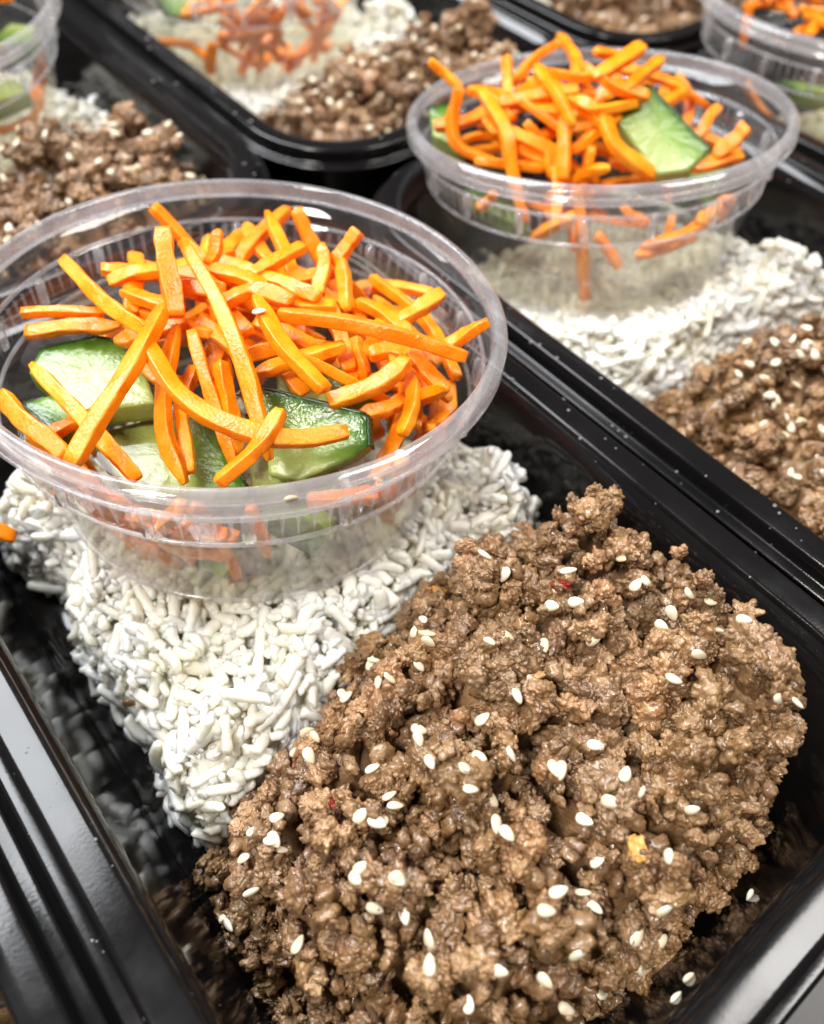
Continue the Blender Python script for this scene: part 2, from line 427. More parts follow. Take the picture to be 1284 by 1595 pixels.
# ------------------------------------------------------------------ cups
def revolve(profile, n=168, closed=False):
    a = np.linspace(0, 2*np.pi, n, endpoint=False)
    V = np.concatenate([np.column_stack([r*np.cos(a), r*np.sin(a), np.full(n, z)]) for r, z in profile])
    m = len(profile); F = []
    for i in range(m if closed else m-1):
        p_ = i*n+np.arange(n); q_ = ((i+1) % m)*n+np.arange(n)
        F.append(np.column_stack([p_, np.roll(p_, -1), np.roll(q_, -1), q_]))
    return V, np.concatenate(F)
CUP_OUT = [(0, -46.0), (30, -46.0), (41, -46.1), (43.2, -46.6), (44.4, -46.6)]+arc(44.0, -45.2, 1.4, 290, 345, 4)+[(46.2, -42), (49.0, -31), (51.7, -19.6), (52.5, -18.6), (52.7, -17.9),
           (53.4, -10.2), (54.3, -9.6), (54.6, -9.0), (55.9, -3.2)]
CUP_IN = [(55.2, -3.2), (53.9, -8.8), (53.3, -9.5), (52.7, -9.9), (52.0, -17.8), (51.6, -18.6), (51.0, -19.6), (48.4, -31), (45.6, -42), (44.2, -44.9), (43.2, -45.8), (41, -45.4), (30, -45.3), (0, -45.3)]
V, F = revolve(CUP_OUT+CUP_IN); cup_wall_me = np_mesh('cup_wall', V, F, M_CUP)
bead = arc(57.0, -1.6, 1.6, 270, 180, 4)[::-1]
bead = [(55.9, -4.0), (55.0, -3.4), (55.1, -1.0)]+arc(56.4, -0.7, 1.2, 170, 70, 5)+arc(57.4, -1.5, 1.1, 50, -20, 4)+arc(57.6, -4.0, 0.9, 40, -90, 4)+[(57.0, -4.5), (56.8, -3.4), (56.4, -3.2)]
V, F = revolve(bead, 200, True); cup_bead_me = np_mesh('cup_bead', V, F, M_CUPRIM)
# ledges: two thin rings that catch the light
def torus(R_, z, r, n=168, k=8):
    return revolve([(R_+r*math.cos(t), z+r*math.sin(t)) for t in np.linspace(0, 2*np.pi, k, endpoint=False)], n, True)
V, F = torus(54.3, -9.4, 0.55); ledge1_me = np_mesh('cup_ledge', V, F, M_CUPRIM)
V, F = torus(52.4, -18.4, 0.5); ledge2_me = np_mesh('cup_ledge', V, F, M_CUPRIM)
V, F = torus(44.6, -45.8, 0.75); base_me = np_mesh('cup_base_ring', V, F, M_CUPRIB)
def box_me(name, sx, sy, sz, mat):
    bm = bmesh.new(); bmesh.ops.create_cube(bm, size=1.0)
    for v in bm.verts: v.co = Vector((v.co.x*sx, v.co.y*sy, v.co.z*sz))*MM
    bmesh.ops.bevel(bm, geom=bm.edges[:], offset=min(sx, sy)*0.3*MM, segments=2, affect='EDGES')
    me_ = bpy.data.meshes.new(name); bm.to_mesh(me_); bm.free(); me_.materials.append(mat)
    for p_ in me_.polygons: p_.use_smooth = True
    return me_
lug_me = box_me('cup_lug', 1.8, 2.6, 7.2, M_CUPRIM)
fv, ff = [], []
for i in range(108):
    if i % 6 == 0: continue
    a = 2*math.pi*i/108; w = 0.012
    def P(aa, r, z): return (r*math.cos(aa), r*math.sin(aa), z)
    b0 = len(fv)
    fv += [P(a-w, 53.5, -10.2), P(a+w, 53.5, -10.2), P(a, 52.7, -17.4), P(a, 54.3, -10.4)]
    ff += [(b0, b0+2, b0+3), (b0+3, b0+2, b0+1), (b0, b0+3, b0+1), (b0, b0+1, b0+2)]
fin_me = np_mesh('cup_fins', fv, np.array(ff), M_CUPRIB, False)
CUPS = {
 'A': ((10.0, 48.1, 27.8), -4.9, -2.7, -17.0, 'clear plastic deli cup in the foreground filled with carrot strips and cucumber'),
 'B': ((151.6, 73.4, 20.6), -0.2, -9.2, -26.0, 'clear plastic deli cup second from front, with a cucumber slice lying on top'),
 'D': ((-2.0, 254.0, 24.0), 1.0, 1.0, -22.0, 'clear plastic deli cup cut off at the top left corner'),
 'E': ((142.0, 266.0, 20.0), 0.0, 1.0, -24.0, 'clear plastic deli cup cut off at the top centre edge above orange carrots'),
 'F': ((294.0, 73.0, 23.0), -2.0, -3.0, -24.0, 'clear plastic deli cup cut off at the top right edge'),
}
def r_inner(zl):
    return np.interp(zl, [-45.3, -44, -31, -19, -10, 0], [42.8, 44.6, 48.2, 51.0, 53.0, 55.0])
CUP_M = {}
for k, (c3, t1, t2, lev, lab) in CUPS.items():
    e = empty('deli_cup', c3); tag(e, lab, 'cup', 'clear deli cups set on the rice')
    rot = Matrix.Rotation(math.radians(t2), 4, 'X') @ Matrix.Rotation(-math.radians(t1), 4, 'Y')
    e.rotation_euler = rot.to_euler()
    CUP_M[k] = np.array(rot.to_3x3())
    wl = link('wall', cup_wall_me, e, (0, 0, 0)); link('rim', cup_bead_me, e, (0, 0, 0)); link('base_ring', base_me, e, (0, 0, 0))
    link('ledge', ledge1_me, wl, (0, 0, 0)); link('ledge', ledge2_me, wl, (0, 0, 0)); link('fin_band', fin_me, wl, (0, 0, 0))
    for i in range(18):
        a = 2*math.pi*i/18
        lg = link('lug', lug_me, wl, (53.3*math.cos(a), 53.3*math.sin(a), -13.3)); lg.rotation_euler = (0, math.radians(5)*0, a)
    # brine: level surface, follows the inside of the tilted wall
    prof = [-44.6, -43.0, -38, -31, -24, -20]
    n = 96; a = np.linspace(0, 2*np.pi, n, endpoint=False); R3 = CUP_M[k]; Vb = []; Fb = []
    for z in prof:
        r_ = r_inner(z)-0.5
        ring = np.column_stack([r_*np.cos(a), r_*np.sin(a), np.full(n, z)])@R3.T
        ring[:, 2] = np.minimum(ring[:, 2], lev)
        Vb.append(ring)
    r_ = r_inner(lev)-0.5
    ring = np.column_stack([r_*np.cos(a), r_*np.sin(a), np.full(n, lev)])
    Vb.append(ring); m = len(Vb); Vb = np.concatenate(Vb)
    for i in range(m-1):
        p_ = i*n+np.arange(n); q_ = p_+n
        Fb.append(np.column_stack([p_, np.roll(p_, -1), np.roll(q_, -1), q_]))
    Vb = np.vstack([Vb, Vb[:n].mean(0), Vb[-n-0:].mean(0)])
    t_ = [np.column_stack([np.roll(np.arange(n), -1), np.arange(n), np.full(n, m*n)]), np.column_stack([(m-1)*n+np.arange(n), (m-1)*n+np.roll(np.arange(n), -1), np.full(n, m*n+1)])]
    br = link('pickling_brine', np_mesh('brine', Vb, [np.concatenate(Fb), np.concatenate(t_)], M_BRINE), None, c3)
    tag(br, {'A': 'clear pickling liquid pooled in the foreground cup', 'B': 'clear pickling liquid in the second cup, its level showing through the wall',
             'D': 'clear pickling liquid in the cup at the top left corner', 'E': 'clear pickling liquid in the cup at the top centre edge',
             'F': 'clear pickling liquid in the cup at the top right edge'}[k], 'liquid', 'pickling liquid in the cups')

# ------------------------------------------------------------------ beef crumbles
def worley(P, pts):
    d = np.full(len(P), 9.0)
    for q in pts: d = np.minimum(d, ((P-q)**2).sum(1))
    return np.sqrt(d)
def lobe(r_, R_, sub, nod):
    V, F = ICO[sub]; V = V.copy()
    k = max(int(4*math.pi*R_*R_/(nod*nod)*1.1), 8)
    q = r_.normal(size=(k, 3)); q /= np.linalg.norm(q, axis=1)[:, None]
    d = worley(V, q)*R_/nod
    q2 = r_.normal(size=(14, 3)); q2 /= np.linalg.norm(q2, axis=1)[:, None]
    low = np.zeros(len(V))
    for v in q2: low += r_.uniform(-1, 1)*np.exp(-((V-v)**2).sum(1)*2.8)
    amp = r_.uniform(0.25, 1.15, k)
    idx = np.argmin(((V[:, None, :]-q[None])**2).sum(2), axis=1)
    h = np.clip(1-(d/0.58)**2, 0, 1)*amp[idx]
    q3 = r_.normal(size=(k*4, 3)); q3 /= np.linalg.norm(q3, axis=1)[:, None]
    d3 = worley(V, q3)*R_/(nod*0.5)
    rad = R_*np.clip(0.88+0.50*low, 0.35, 1.6)+nod*0.80*h+nod*0.22*np.clip(1-(d3/0.66)**2, 0, 1)
    V = V*rad[:, None]
    V = V*np.array([1.1, r_.uniform(.65, 1.1), r_.uniform(.55, 0.95)])
    return V+r_.normal(size=V.shape)*{2: 0.22, 3: 0.12, 4: 0.045, 5: 0.022}[sub], F
def clump(seed, nl, R_, spread, sub, nod):
    r_ = np.random.default_rng(seed); parts = []
    pos = [np.zeros(3)]
    for i in range(nl):
        if i:
            d = r_.normal(size=3); d /= np.linalg.norm(d); d[2] *= 0.7
            pos.append(pos[r_.integers(len(pos))]+d*R_*spread*r_.uniform(0.75, 1.1))
        V, F = lobe(r_, R_*r_.uniform(0.6, 1.05), sub, nod*r_.uniform(0.85, 1.2))
        parts.append((V@rand_rot(r_).T+pos[-1], F))
    V, F = join(parts); return V-V.mean(0), F
PB = [clump(100+i, 15, 2.3, 1.25, 5, 0.95) for i in range(6)]
PM = [clump(200+i, 8, 1.8, 1.25, 4, 0.95) for i in range(6)]
PS = [clump(300+i, 3, 1.5, 1.15, 4, 0.75) for i in range(6)]
PL = [clump(400+i, 3, 2.3, 1.3, 2, 1.1) for i in range(6)]
PLF = [clump(420+i, 2, 2.5, 1.3, 3, 1.0) for i in range(6)]          # light copies for buried and far crumbs
MB = [np_mesh('beef_crumble', V, F, M_BEEF) for V, F in PB]
MM_ = [np_mesh('beef_crumble', V, F, M_BEEF) for V, F in PM]
MS = [np_mesh('beef_crumble', V, F, M_BEEF) for V, F in PS]

def scatter(n, hf, box, mind, r_, tries=40):
    """dart-thrown xy points inside the footprint"""
    pts = []
    cell = {}
    for _ in range(n*tries):
        if len(pts) >= n: break
        x, y = r_.uniform(box[0], box[1]), r_.uniform(box[2], box[3])
        if hf(x, y) < -90: continue
        k = (int(x//mind), int(y//mind)); ok = True
        for i in (-1, 0, 1):
            for j in (-1, 0, 1):
                for q in cell.get((k[0]+i, k[1]+j), ()):
                    if (q[0]-x)**2+(q[1]-y)**2 < mind*mind: ok = False
        if ok:
            cell.setdefault(k, []).append((x, y)); pts.append((x, y))
    return pts

def beef(center, poly, seed, label, nb, nm, ns, nlow, top=1.0):
    r_ = np.random.default_rng(seed)
    hf = lambda x, y: float(beef_height(np.array(x), np.array(y), seed, poly, top))
    box = (min(p_[0] for p_ in poly), max(p_[0] for p_ in poly), min(p_[1] for p_ in poly), max(p_[1] for p_ in poly))
    e = empty('ground_beef', (center[0], center[1], FLOOR)); tag(e, label, 'ground beef', 'mounds of ground beef')
    off = -FLOOR
    def put(lst, pts, sink, jit, smin, smax):
        for x, y in pts:
            s = r_.uniform(smin, smax); z = hf(x, y)
            if z > FLOOR+16 and float(poly_depth(np.array(x), np.array(y), poly)) < 3.0: continue
            z = max(z-sink*s+r_.uniform(-jit, jit), FLOOR+1.6*s)
            link('crumble', lst[r_.integers(len(lst))], e, M=xform(rand_rot(r_), (x, y, z+off), s))
    put(MB, scatter(nb, hf, box, 7.5, r_), 2.0, 2.2, 0.7, 1.45)
    put(MM_, scatter(nm, hf, box, 5.2, r_), 1.4, 1.8, 0.75, 1.2)
    put(MS, scatter(ns, hf, box, 3.5, r_), -0.4, 1.6, 0.7, 1.3)
    # everything underneath: one mass of crumbs over a dark core
    parts = []
    for x, y in scatter(nlow, hf, box, 2.2, r_):
        V, F = (PLF if nlow > 180 else PL)[r_.integers(6)]
        z = max(hf(x, y)-r_.uniform(1.8, 5.5), FLOOR+1.2)
        parts.append(((V*r_.uniform(0.55, 1.0))@rand_rot(r_).T+(x, y, z+off), F))
    st = 0.9 if nlow > 300 else 1.8
    gx = np.arange(box[0], box[1]+2, st); gy = np.arange(box[2], box[3]+2, st)
    X, Y = np.meshgrid(gx, gy); Hh = beef_height(X, Y, seed, poly, top); Z = np.where(Hh < -90, 0.2, np.maximum(Hh-FLOOR-9.5+2.2*vnoise(X, Y, 4.0, seed+3)+1.3*vnoise(X, Y, 1.9, seed+4), 0.2))
    nx = len(gx); idx = np.arange(X.size).reshape(X.shape)
    q = np.stack([idx[:-1, :-1], idx[:-1, 1:], idx[1:, 1:], idx[1:, :-1]], -1).reshape(-1, 4)
    keep = (Z.ravel()[q] > 0.3).any(1); q = q[keep]
    tri = np.concatenate([q[:, :3], q[:, [0, 2, 3]]])
    parts.append((np.column_stack([X.ravel(), Y.ravel(), Z.ravel()]), tri))
    V, F = join(parts)
    m_ = link('crumb_mass', np_mesh('crumb_mass', V, F, M_BEEF), e, (0, 0, 0)); tag(m_, kind='stuff')
    return e, hf

BEEF = {}
BEEF_B = [(-55,2)]+BEEF_POLY[1:11]+[(61,-40),(57,-26),(48,-18),(22,-8),(0,0),(-20,4),(-38,6)]
BEEF['A'] = beef((0, 0), BEEF_POLY, 1, 'big mound of browned ground beef with sesame seeds in the front tray', 72, 120, 106, 680)
BEEF['B'] = beef((150.3, 1.5), BEEF_B, 11, 'mound of ground beef at the right edge beside the second tray rice', 50, 75, 70, 380)
BEEF_D = [(-50,-40)]+BEEF_POLY[1:11]+[(58,-52),(55,-40),(46,-34),(24,-22),(0,-22),(-20,-26),(-38,-34)]
RICE_D = [(x, y) for x, y in RICE_POLY[:12]]+[(24,-24),(50,-36),(57,-24),(58,10),(54,50),(36,80),(0,92)]
RICE_E = RICE_POLY[:10]+[(-30,-32),(0,-28),(20,-32),(45,-34),(56,-20),(58,10),(56,50),(40,84),(0,92)]
BEEF['D'] = beef((0.4, 227), BEEF_D, 21, 'mound of ground beef at the left edge just behind the front cup', 45, 50, 60, 190, 0.95)
BEEF['E'] = beef((149.4, 231), BEEF_POLY[:9]+[(52,-76),(54,-60),(54,-44),(52,-36),(44,-34),(20,-32),(0,-26),(-20,-28),(-38,-34)], 31, 'blurred mound of ground beef at the top centre below orange carrots', 45, 50, 60, 190, 0.95)
BEEF['G'] = beef((300, 231), BEEF_POLY, 41, 'blurred mound of ground beef farthest back at the top right', 40, 40, 30, 150, 1.0)
BEEF['C'] = beef((-150.4, 1), BEEF_POLY, 51, 'ground beef just visible in the bottom left corner of the picture', 40, 40, 20, 120, 0.9)

# ------------------------------------------------------------------ rice
def grain(seed, nseg=10, nr=8):
    r_ = np.random.default_rng(seed)
    Lh = r_.uniform(3.4, 4.6) if seed % 4 else r_.uniform(1.9, 3.0); w = r_.uniform(1.25, 1.6); th = w*r_.uniform(0.7, 0.95); bend = r_.uniform(-1.3, 1.3)
    V = []; ts = np.sin(np.linspace(-1, 1, nseg)*math.pi/2*0.86)/math.sin(math.pi/2*0.86)
    e0, e1 = r_.uniform(0.35, 1.0, 2); cut = r_.uniform(0.1, 0.75, 2)
    for i, t in enumerate(ts):
        prof = (1-abs(t)**r_.uniform(4, 6))**0.5 if abs(t) < 1 else 0
        if i == 0: prof = 0.25+0.4*e0
        if i == nseg-1: prof = 0.25+0.4*e1
        if i == 1: prof = 0.72+0.25*e0
        if i == nseg-2: prof = 0.72+0.25*e1
        prof *= r_.uniform(0.88, 1.1)
        for a in np.linspace(0, 2*np.pi, nr, endpoint=False):
            k = 1+0.10*math.cos(2*a+seed)+0.07*math.cos(3*a+2*seed)+r_.uniform(-.10, .10)
            V.append((Lh*t+(cut[0] if i < 2 else cut[1] if i > nseg-3 else 0)*math.cos(a+seed)*(1 if i in (0, nseg-1) else 0.5), w*prof*k*math.cos(a)+bend*(1-t*t), th*prof*k*math.sin(a)+0.15*bend*t))
    V += [(-Lh*0.98, 0, 0), (Lh*0.98, 0, 0)]; V = np.array(V); F = []
    for i in range(nseg-1):
        for j in range(nr):
            a, b = i*nr+j, i*nr+(j+1) % nr; c_, d = a+nr, b+nr
            F += [(a, c_, b), (b, c_, d)]
    e = nseg*nr
    for j in range(nr): F += [(e, j, (j+1) % nr), (e+1, (nseg-1)*nr+(j+1) % nr, (nseg-1)*nr+j)]
    return V, np.array(F)
PG = [grain(500+i) for i in range(10)]
PGL = [grain(520+i, 6, 6) for i in range(6)]
MG = [np_mesh('rice_grain', V, F, M_RICE) for V, F in PG]
CAMX = np.array([-55.5, -84.5, 142.0])
def rice(key, center, poly, seed, label, ntop, nlow, nparts, cup, lift=0.0):
    r_ = np.random.default_rng(seed)
    hfv = lambda x, y: rice_height(x, y, seed, poly, lift)
    box = (min(p_[0] for p_ in poly), max(p_[0] for p_ in poly), min(p_[1] for p_ in poly), max(p_[1] for p_ in poly))
    e = empty('rice_portion', (center[0], center[1], FLOOR)); tag(e, label, 'rice', 'portions of white rice')
    off = -FLOOR
    bh, bc = (BEEF[key][1], center) if key in BEEF else (None, None)
    c3, R3 = (np.array(CUPS[cup][0]), CUP_M[cup]) if cup else (None, None)
    def make(n, lift, jit, tilt):
        out = []
        while len(out) < n:
            X = r_.uniform(box[0], box[1], 400); Y = r_.uniform(box[2], box[3], 400); H = hfv(X, Y)
            Hx = hfv(X+0.8, Y); Hy = hfv(X, Y+0.8)
            for x, y, h, hx, hy in zip(X, Y, H, Hx, Hy):
                if h < -90: continue
                sx = (hx-h)/0.8 if hx > -90 else -2.0; sy = (hy-h)/0.8 if hy > -90 else -2.0
                nrm = np.array([-sx, -sy, 1.0]); nrm /= np.linalg.norm(nrm)
                if r_.uniform() > min(1.0, 0.45+0.3/max(nrm[2], 0.25)): continue
                z = max(h+lift+r_.normal()*jit, FLOOR+1.1)
                pw = np.array([x+center[0], y+center[1], z])
                if c3 is not None:                # the cup has pressed the rice down to its base
                    pl = (pw-c3)@R3; rr = math.hypot(pl[0], pl[1])
                    zm = -48.3-abs(r_.normal())*1.2 if rr < 46 else -47.6+0.32*(rr-46)-abs(r_.normal())*0.8
                    if rr < 60 and pl[2] > zm: z = pw[2] = max(pw[2]+zm-pl[2], FLOOR+1.1)
                if c3 is not None:
                    pl = (pw-c3)@R3
                    if pl[2] > -48.2 and math.hypot(pl[0], pl[1]) < r_inner(min(max(pl[2], -45), 0))+3.4: continue
                if bh is not None:
                    b = bh(x, y)
                    if b > z+2.5: continue
                fa = 3.0*math.pi*float(vnoise(np.array(x), np.array(y), 8.0, seed+19))+r_.normal()*0.75
                d = np.array([math.cos(fa), math.sin(fa), 0.0]); d -= nrm*(d@nrm); d /= np.linalg.norm(d); d = d+nrm*r_.normal()*tilt+np.cross(nrm, d)*0; d /= np.linalg.norm(d)
                if z < FLOOR+2: d[2] *= 0.2; d /= np.linalg.norm(d)
                up = np.cross(d, r_.normal(size=3)); up /= np.linalg.norm(up)
                R_ = np.column_stack([d, up, np.cross(d, up)])
                dist = np.linalg.norm(pw-CAMX)
                vis = nrm@((CAMX-pw)/dist)
                hid = 0
                if c3 is not None:            # behind or under the cup as seen from the front
                    q = pw-c3; fd = (c3-CAMX)[:2]; fd = fd/np.linalg.norm(fd)
                    if q[:2]@fd > 8 or math.hypot(q[0], q[1]) < 40: hid = 1
                out.append((pw-np.array([center[0], center[1], 0])+(0, 0, off), R_, r_.uniform(0.85, 1.12), dist-60*max(vis, 0)+500*hid))
                if len(out) >= n: break
        return out
    low = make(nlow, -2.8, 1.2, 0.3); top = make(ntop, 0.0, 1.6, 0.38)
    top.sort(key=lambda t: t[3])
    for pw, R_, s, _ in top[:nparts]:
        link('rice_grain', MG[r_.integers(len(MG))], e, M=xform(R_, pw, s))
    parts = []
    for i, (pw, R_, s, _) in enumerate(top[nparts:]+low):
        V, F = (PG if i < 1400 and nparts else PGL)[r_.integers(6)]
        parts.append(((V*s)@R_.T+pw, F))
    for pw, R_, s, _ in make(nlow, -0.4, 1.5, 0.6):          # broken ends and starchy bits between the grains
        V, F = ICO[1]; parts.append(((V*np.array([1.5, 0.9, 0.8])*s*r_.uniform(0.5, 1.0)+r_.normal(size=V.shape)*0.12)@R_.T+pw, F))
    gx = np.arange(box[0], box[1]+2, 2.0); gy = np.arange(box[2], box[3]+2, 2.0)
    X, Y = np.meshgrid(gx, gy); Hh = hfv(X, Y); Z = np.where(Hh < -90, 0.2, np.maximum(Hh-FLOOR-3.0+1.0*vnoise(X, Y, 3.1, seed+8), 0.2))
    if c3 is not None:                        # the bed dips under the cup
        rr = np.hypot(X+center[0]-c3[0], Y+center[1]-c3[1]); Z = np.where(rr < 62, np.minimum(Z, c3[2]-53.0-FLOOR), Z); Z = np.maximum(Z, 0.2)
    idx = np.arange(X.size).reshape(X.shape)
    q = np.stack([idx[:-1, :-1], idx[:-1, 1:], idx[1:, 1:], idx[1:, :-1]], -1).reshape(-1, 4)
    q = q[(Z.ravel()[q] > 0.3).any(1)]
    parts.append((np.column_stack([X.ravel(), Y.ravel(), Z.ravel()]), np.concatenate([q[:, :3], q[:, [0, 2, 3]]])))
    V, F = join(parts)
    m_ = link('grain_mass', np_mesh('grain_mass', V, F, M_RICE), e, (0, 0, 0)); tag(m_, kind='stuff')
RICE_B = [(-50,84),(-55,60),(-57,34),(-55,14),(-50,2),(-38,0),(-20,0),(0,0),(20,-6),(38,-14),(43,0),(45,20),(46,40),(38,66),(10,84)]
rice('A', (0, 0), RICE_POLY, 3, 'loose white rice under the foreground cup spilling to the left of the beef', 1450, 1200, 300, 'A')
rice('B', (150.3, 1.5), RICE_B, 13, 'white rice under the second cup beside the right edge beef', 1300, 900, 120, 'B', 7.0)
rice('D', (0.4, 227), RICE_D, 23, 'blurred white rice at the upper left beside the corner cup', 1300, 600, 0, 'D')
rice('E', (149.4, 231), RICE_E, 33, 'blurred white rice at the top centre round the carrot cup', 1300, 600, 0, 'E')
rice('F', (300.8, 2), RICE_POLY, 43, 'white rice under the cup at the top right edge', 900, 500, 0, 'F')
rice('G', (300, 231), RICE_POLY, 53, 'sliver of white rice at the top edge behind the farthest beef', 700, 500, 0, None)

# ------------------------------------------------------------------ carrot strips
CUKE_LIST = [
 ([(-37.4,22.4,-9),(-25.8,18.9,-9),(-20,11,-9),(-24.8,-5.2,-11),(-37.7,1.4,-11),(-42,17.6,-10)], [0, 1], 6, 'A', 'pale cucumber chunk at the left of the foreground cup under two carrot strips', 1),
 ([(-46.6,13.1,-13),(-40.4,12,-13),(-36.3,-1.7,-13),(-44.4,0.5,-13)], [3], 5, 'A', 'small pale cucumber chunk against the left wall of the foreground cup', 2),
 ([(-7.5,-17.4,-6.5),(6.2,-37.7,-6.5),(3.0,-42.5,-9.5),(0,-41.9,-11.5),(-11.4,-37.6,-15.5),(-15,-32.8,-15.5)], [0, 1], 5, 'A', 'large cucumber chunk with dark green skin edge at the front right of the foreground cup', 3),
 ([(1.8,-10,-13),(16.7,-18.9,-13),(19.5,-27.9,-13),(1.3,-26.1,-13)], [1], 6, 'A', 'cucumber chunk half hidden behind the skin edge piece in the foreground cup', 4),
 ([(-39,3.2,-19),(-14.5,-3.9,-19),(-18.8,-29.9,-19),(-38.4,-18.3,-19)], [1], 6, 'A', 'submerged olive green cucumber chunk at the middle left of the foreground cup', 5),
 ([(-7.4,-9.9,-21),(8.4,-20.1,-21),(-1.4,-38.5,-21),(-17.3,-29.1,-21)], [0], 6, 'A', 'submerged olive green cucumber chunk at the middle front of the foreground cup', 6),
 ([(-36.2,-22.2,-36),(-26.9,-26.7,-31),(-24.0,-33.0,-34),(-29.3,-32.0,-41)], [0], 5, 'A', 'cucumber chunk low against the front wall of the foreground cup, left one', 7),
 ([(-21.0,-34.3,-25),(-12.4,-40.4,-23),(-7.3,-44.4,-28),(-11.9,-42.9,-36)], [3], 5, 'A', 'pointed cucumber chunk low against the front wall of the foreground cup, right one', 8),
 ([(-6.2,-7.2,7),(10.5,-8.5,7),(12.4,-35,-0.5),(2,-36.1,-4),(-7,-32,-5)], [0, 1], 5, 'B', 'cucumber slice with dark skin lying on top of the second cup carrots', 9),
 ([(-38.1,34.3,-3),(-31.5,31.2,-3),(-41.1,13.6,-7),(-43.8,24.9,-7)], [0], 6, 'B', 'cucumber chunk at the left wall of the second cup', 10),
 ([(-43.5,8.1,-15),(-33.3,-3.1,-19),(-33.8,-12.7,-24),(-44.3,1.5,-19)], [0], 6, 'B', 'pale cucumber chunk low at the left of the second cup, seen through the wall', 11),
 ([(18,-38,-15),(34,-30,-15),(36,-20,-16),(20,-24,-16)], [0], 6, 'B', 'cucumber chunk low at the right of the second cup, seen through the wall', 12),
 ([(12,-40,-22),(30,-36,-22),(30,-22,-24),(12,-26,-24)], [3], 6, 'D', 'pale cucumber chunk low in the cup at the top left corner', 13),
 ([(36,-30,-12),(45,-16,-12),(40,-5,-14),(28,-14,-14)], [3], 6, 'D', 'cucumber chunk high in the cup at the top left corner', 14),
 ([(-40,-8,-20),(-28,-20,-20),(-24,-12,-22),(-34,2,-22)], [3], 6, 'F', 'cucumber chunk low in the cup at the top right edge', 15),
 ([(-40,5,-16),(-26,-2,-16),(-28,-14,-24),(-40,-8,-24)], [3], 6, 'E', 'cucumber chunk at the left of the cup at the top centre edge', 16),
]
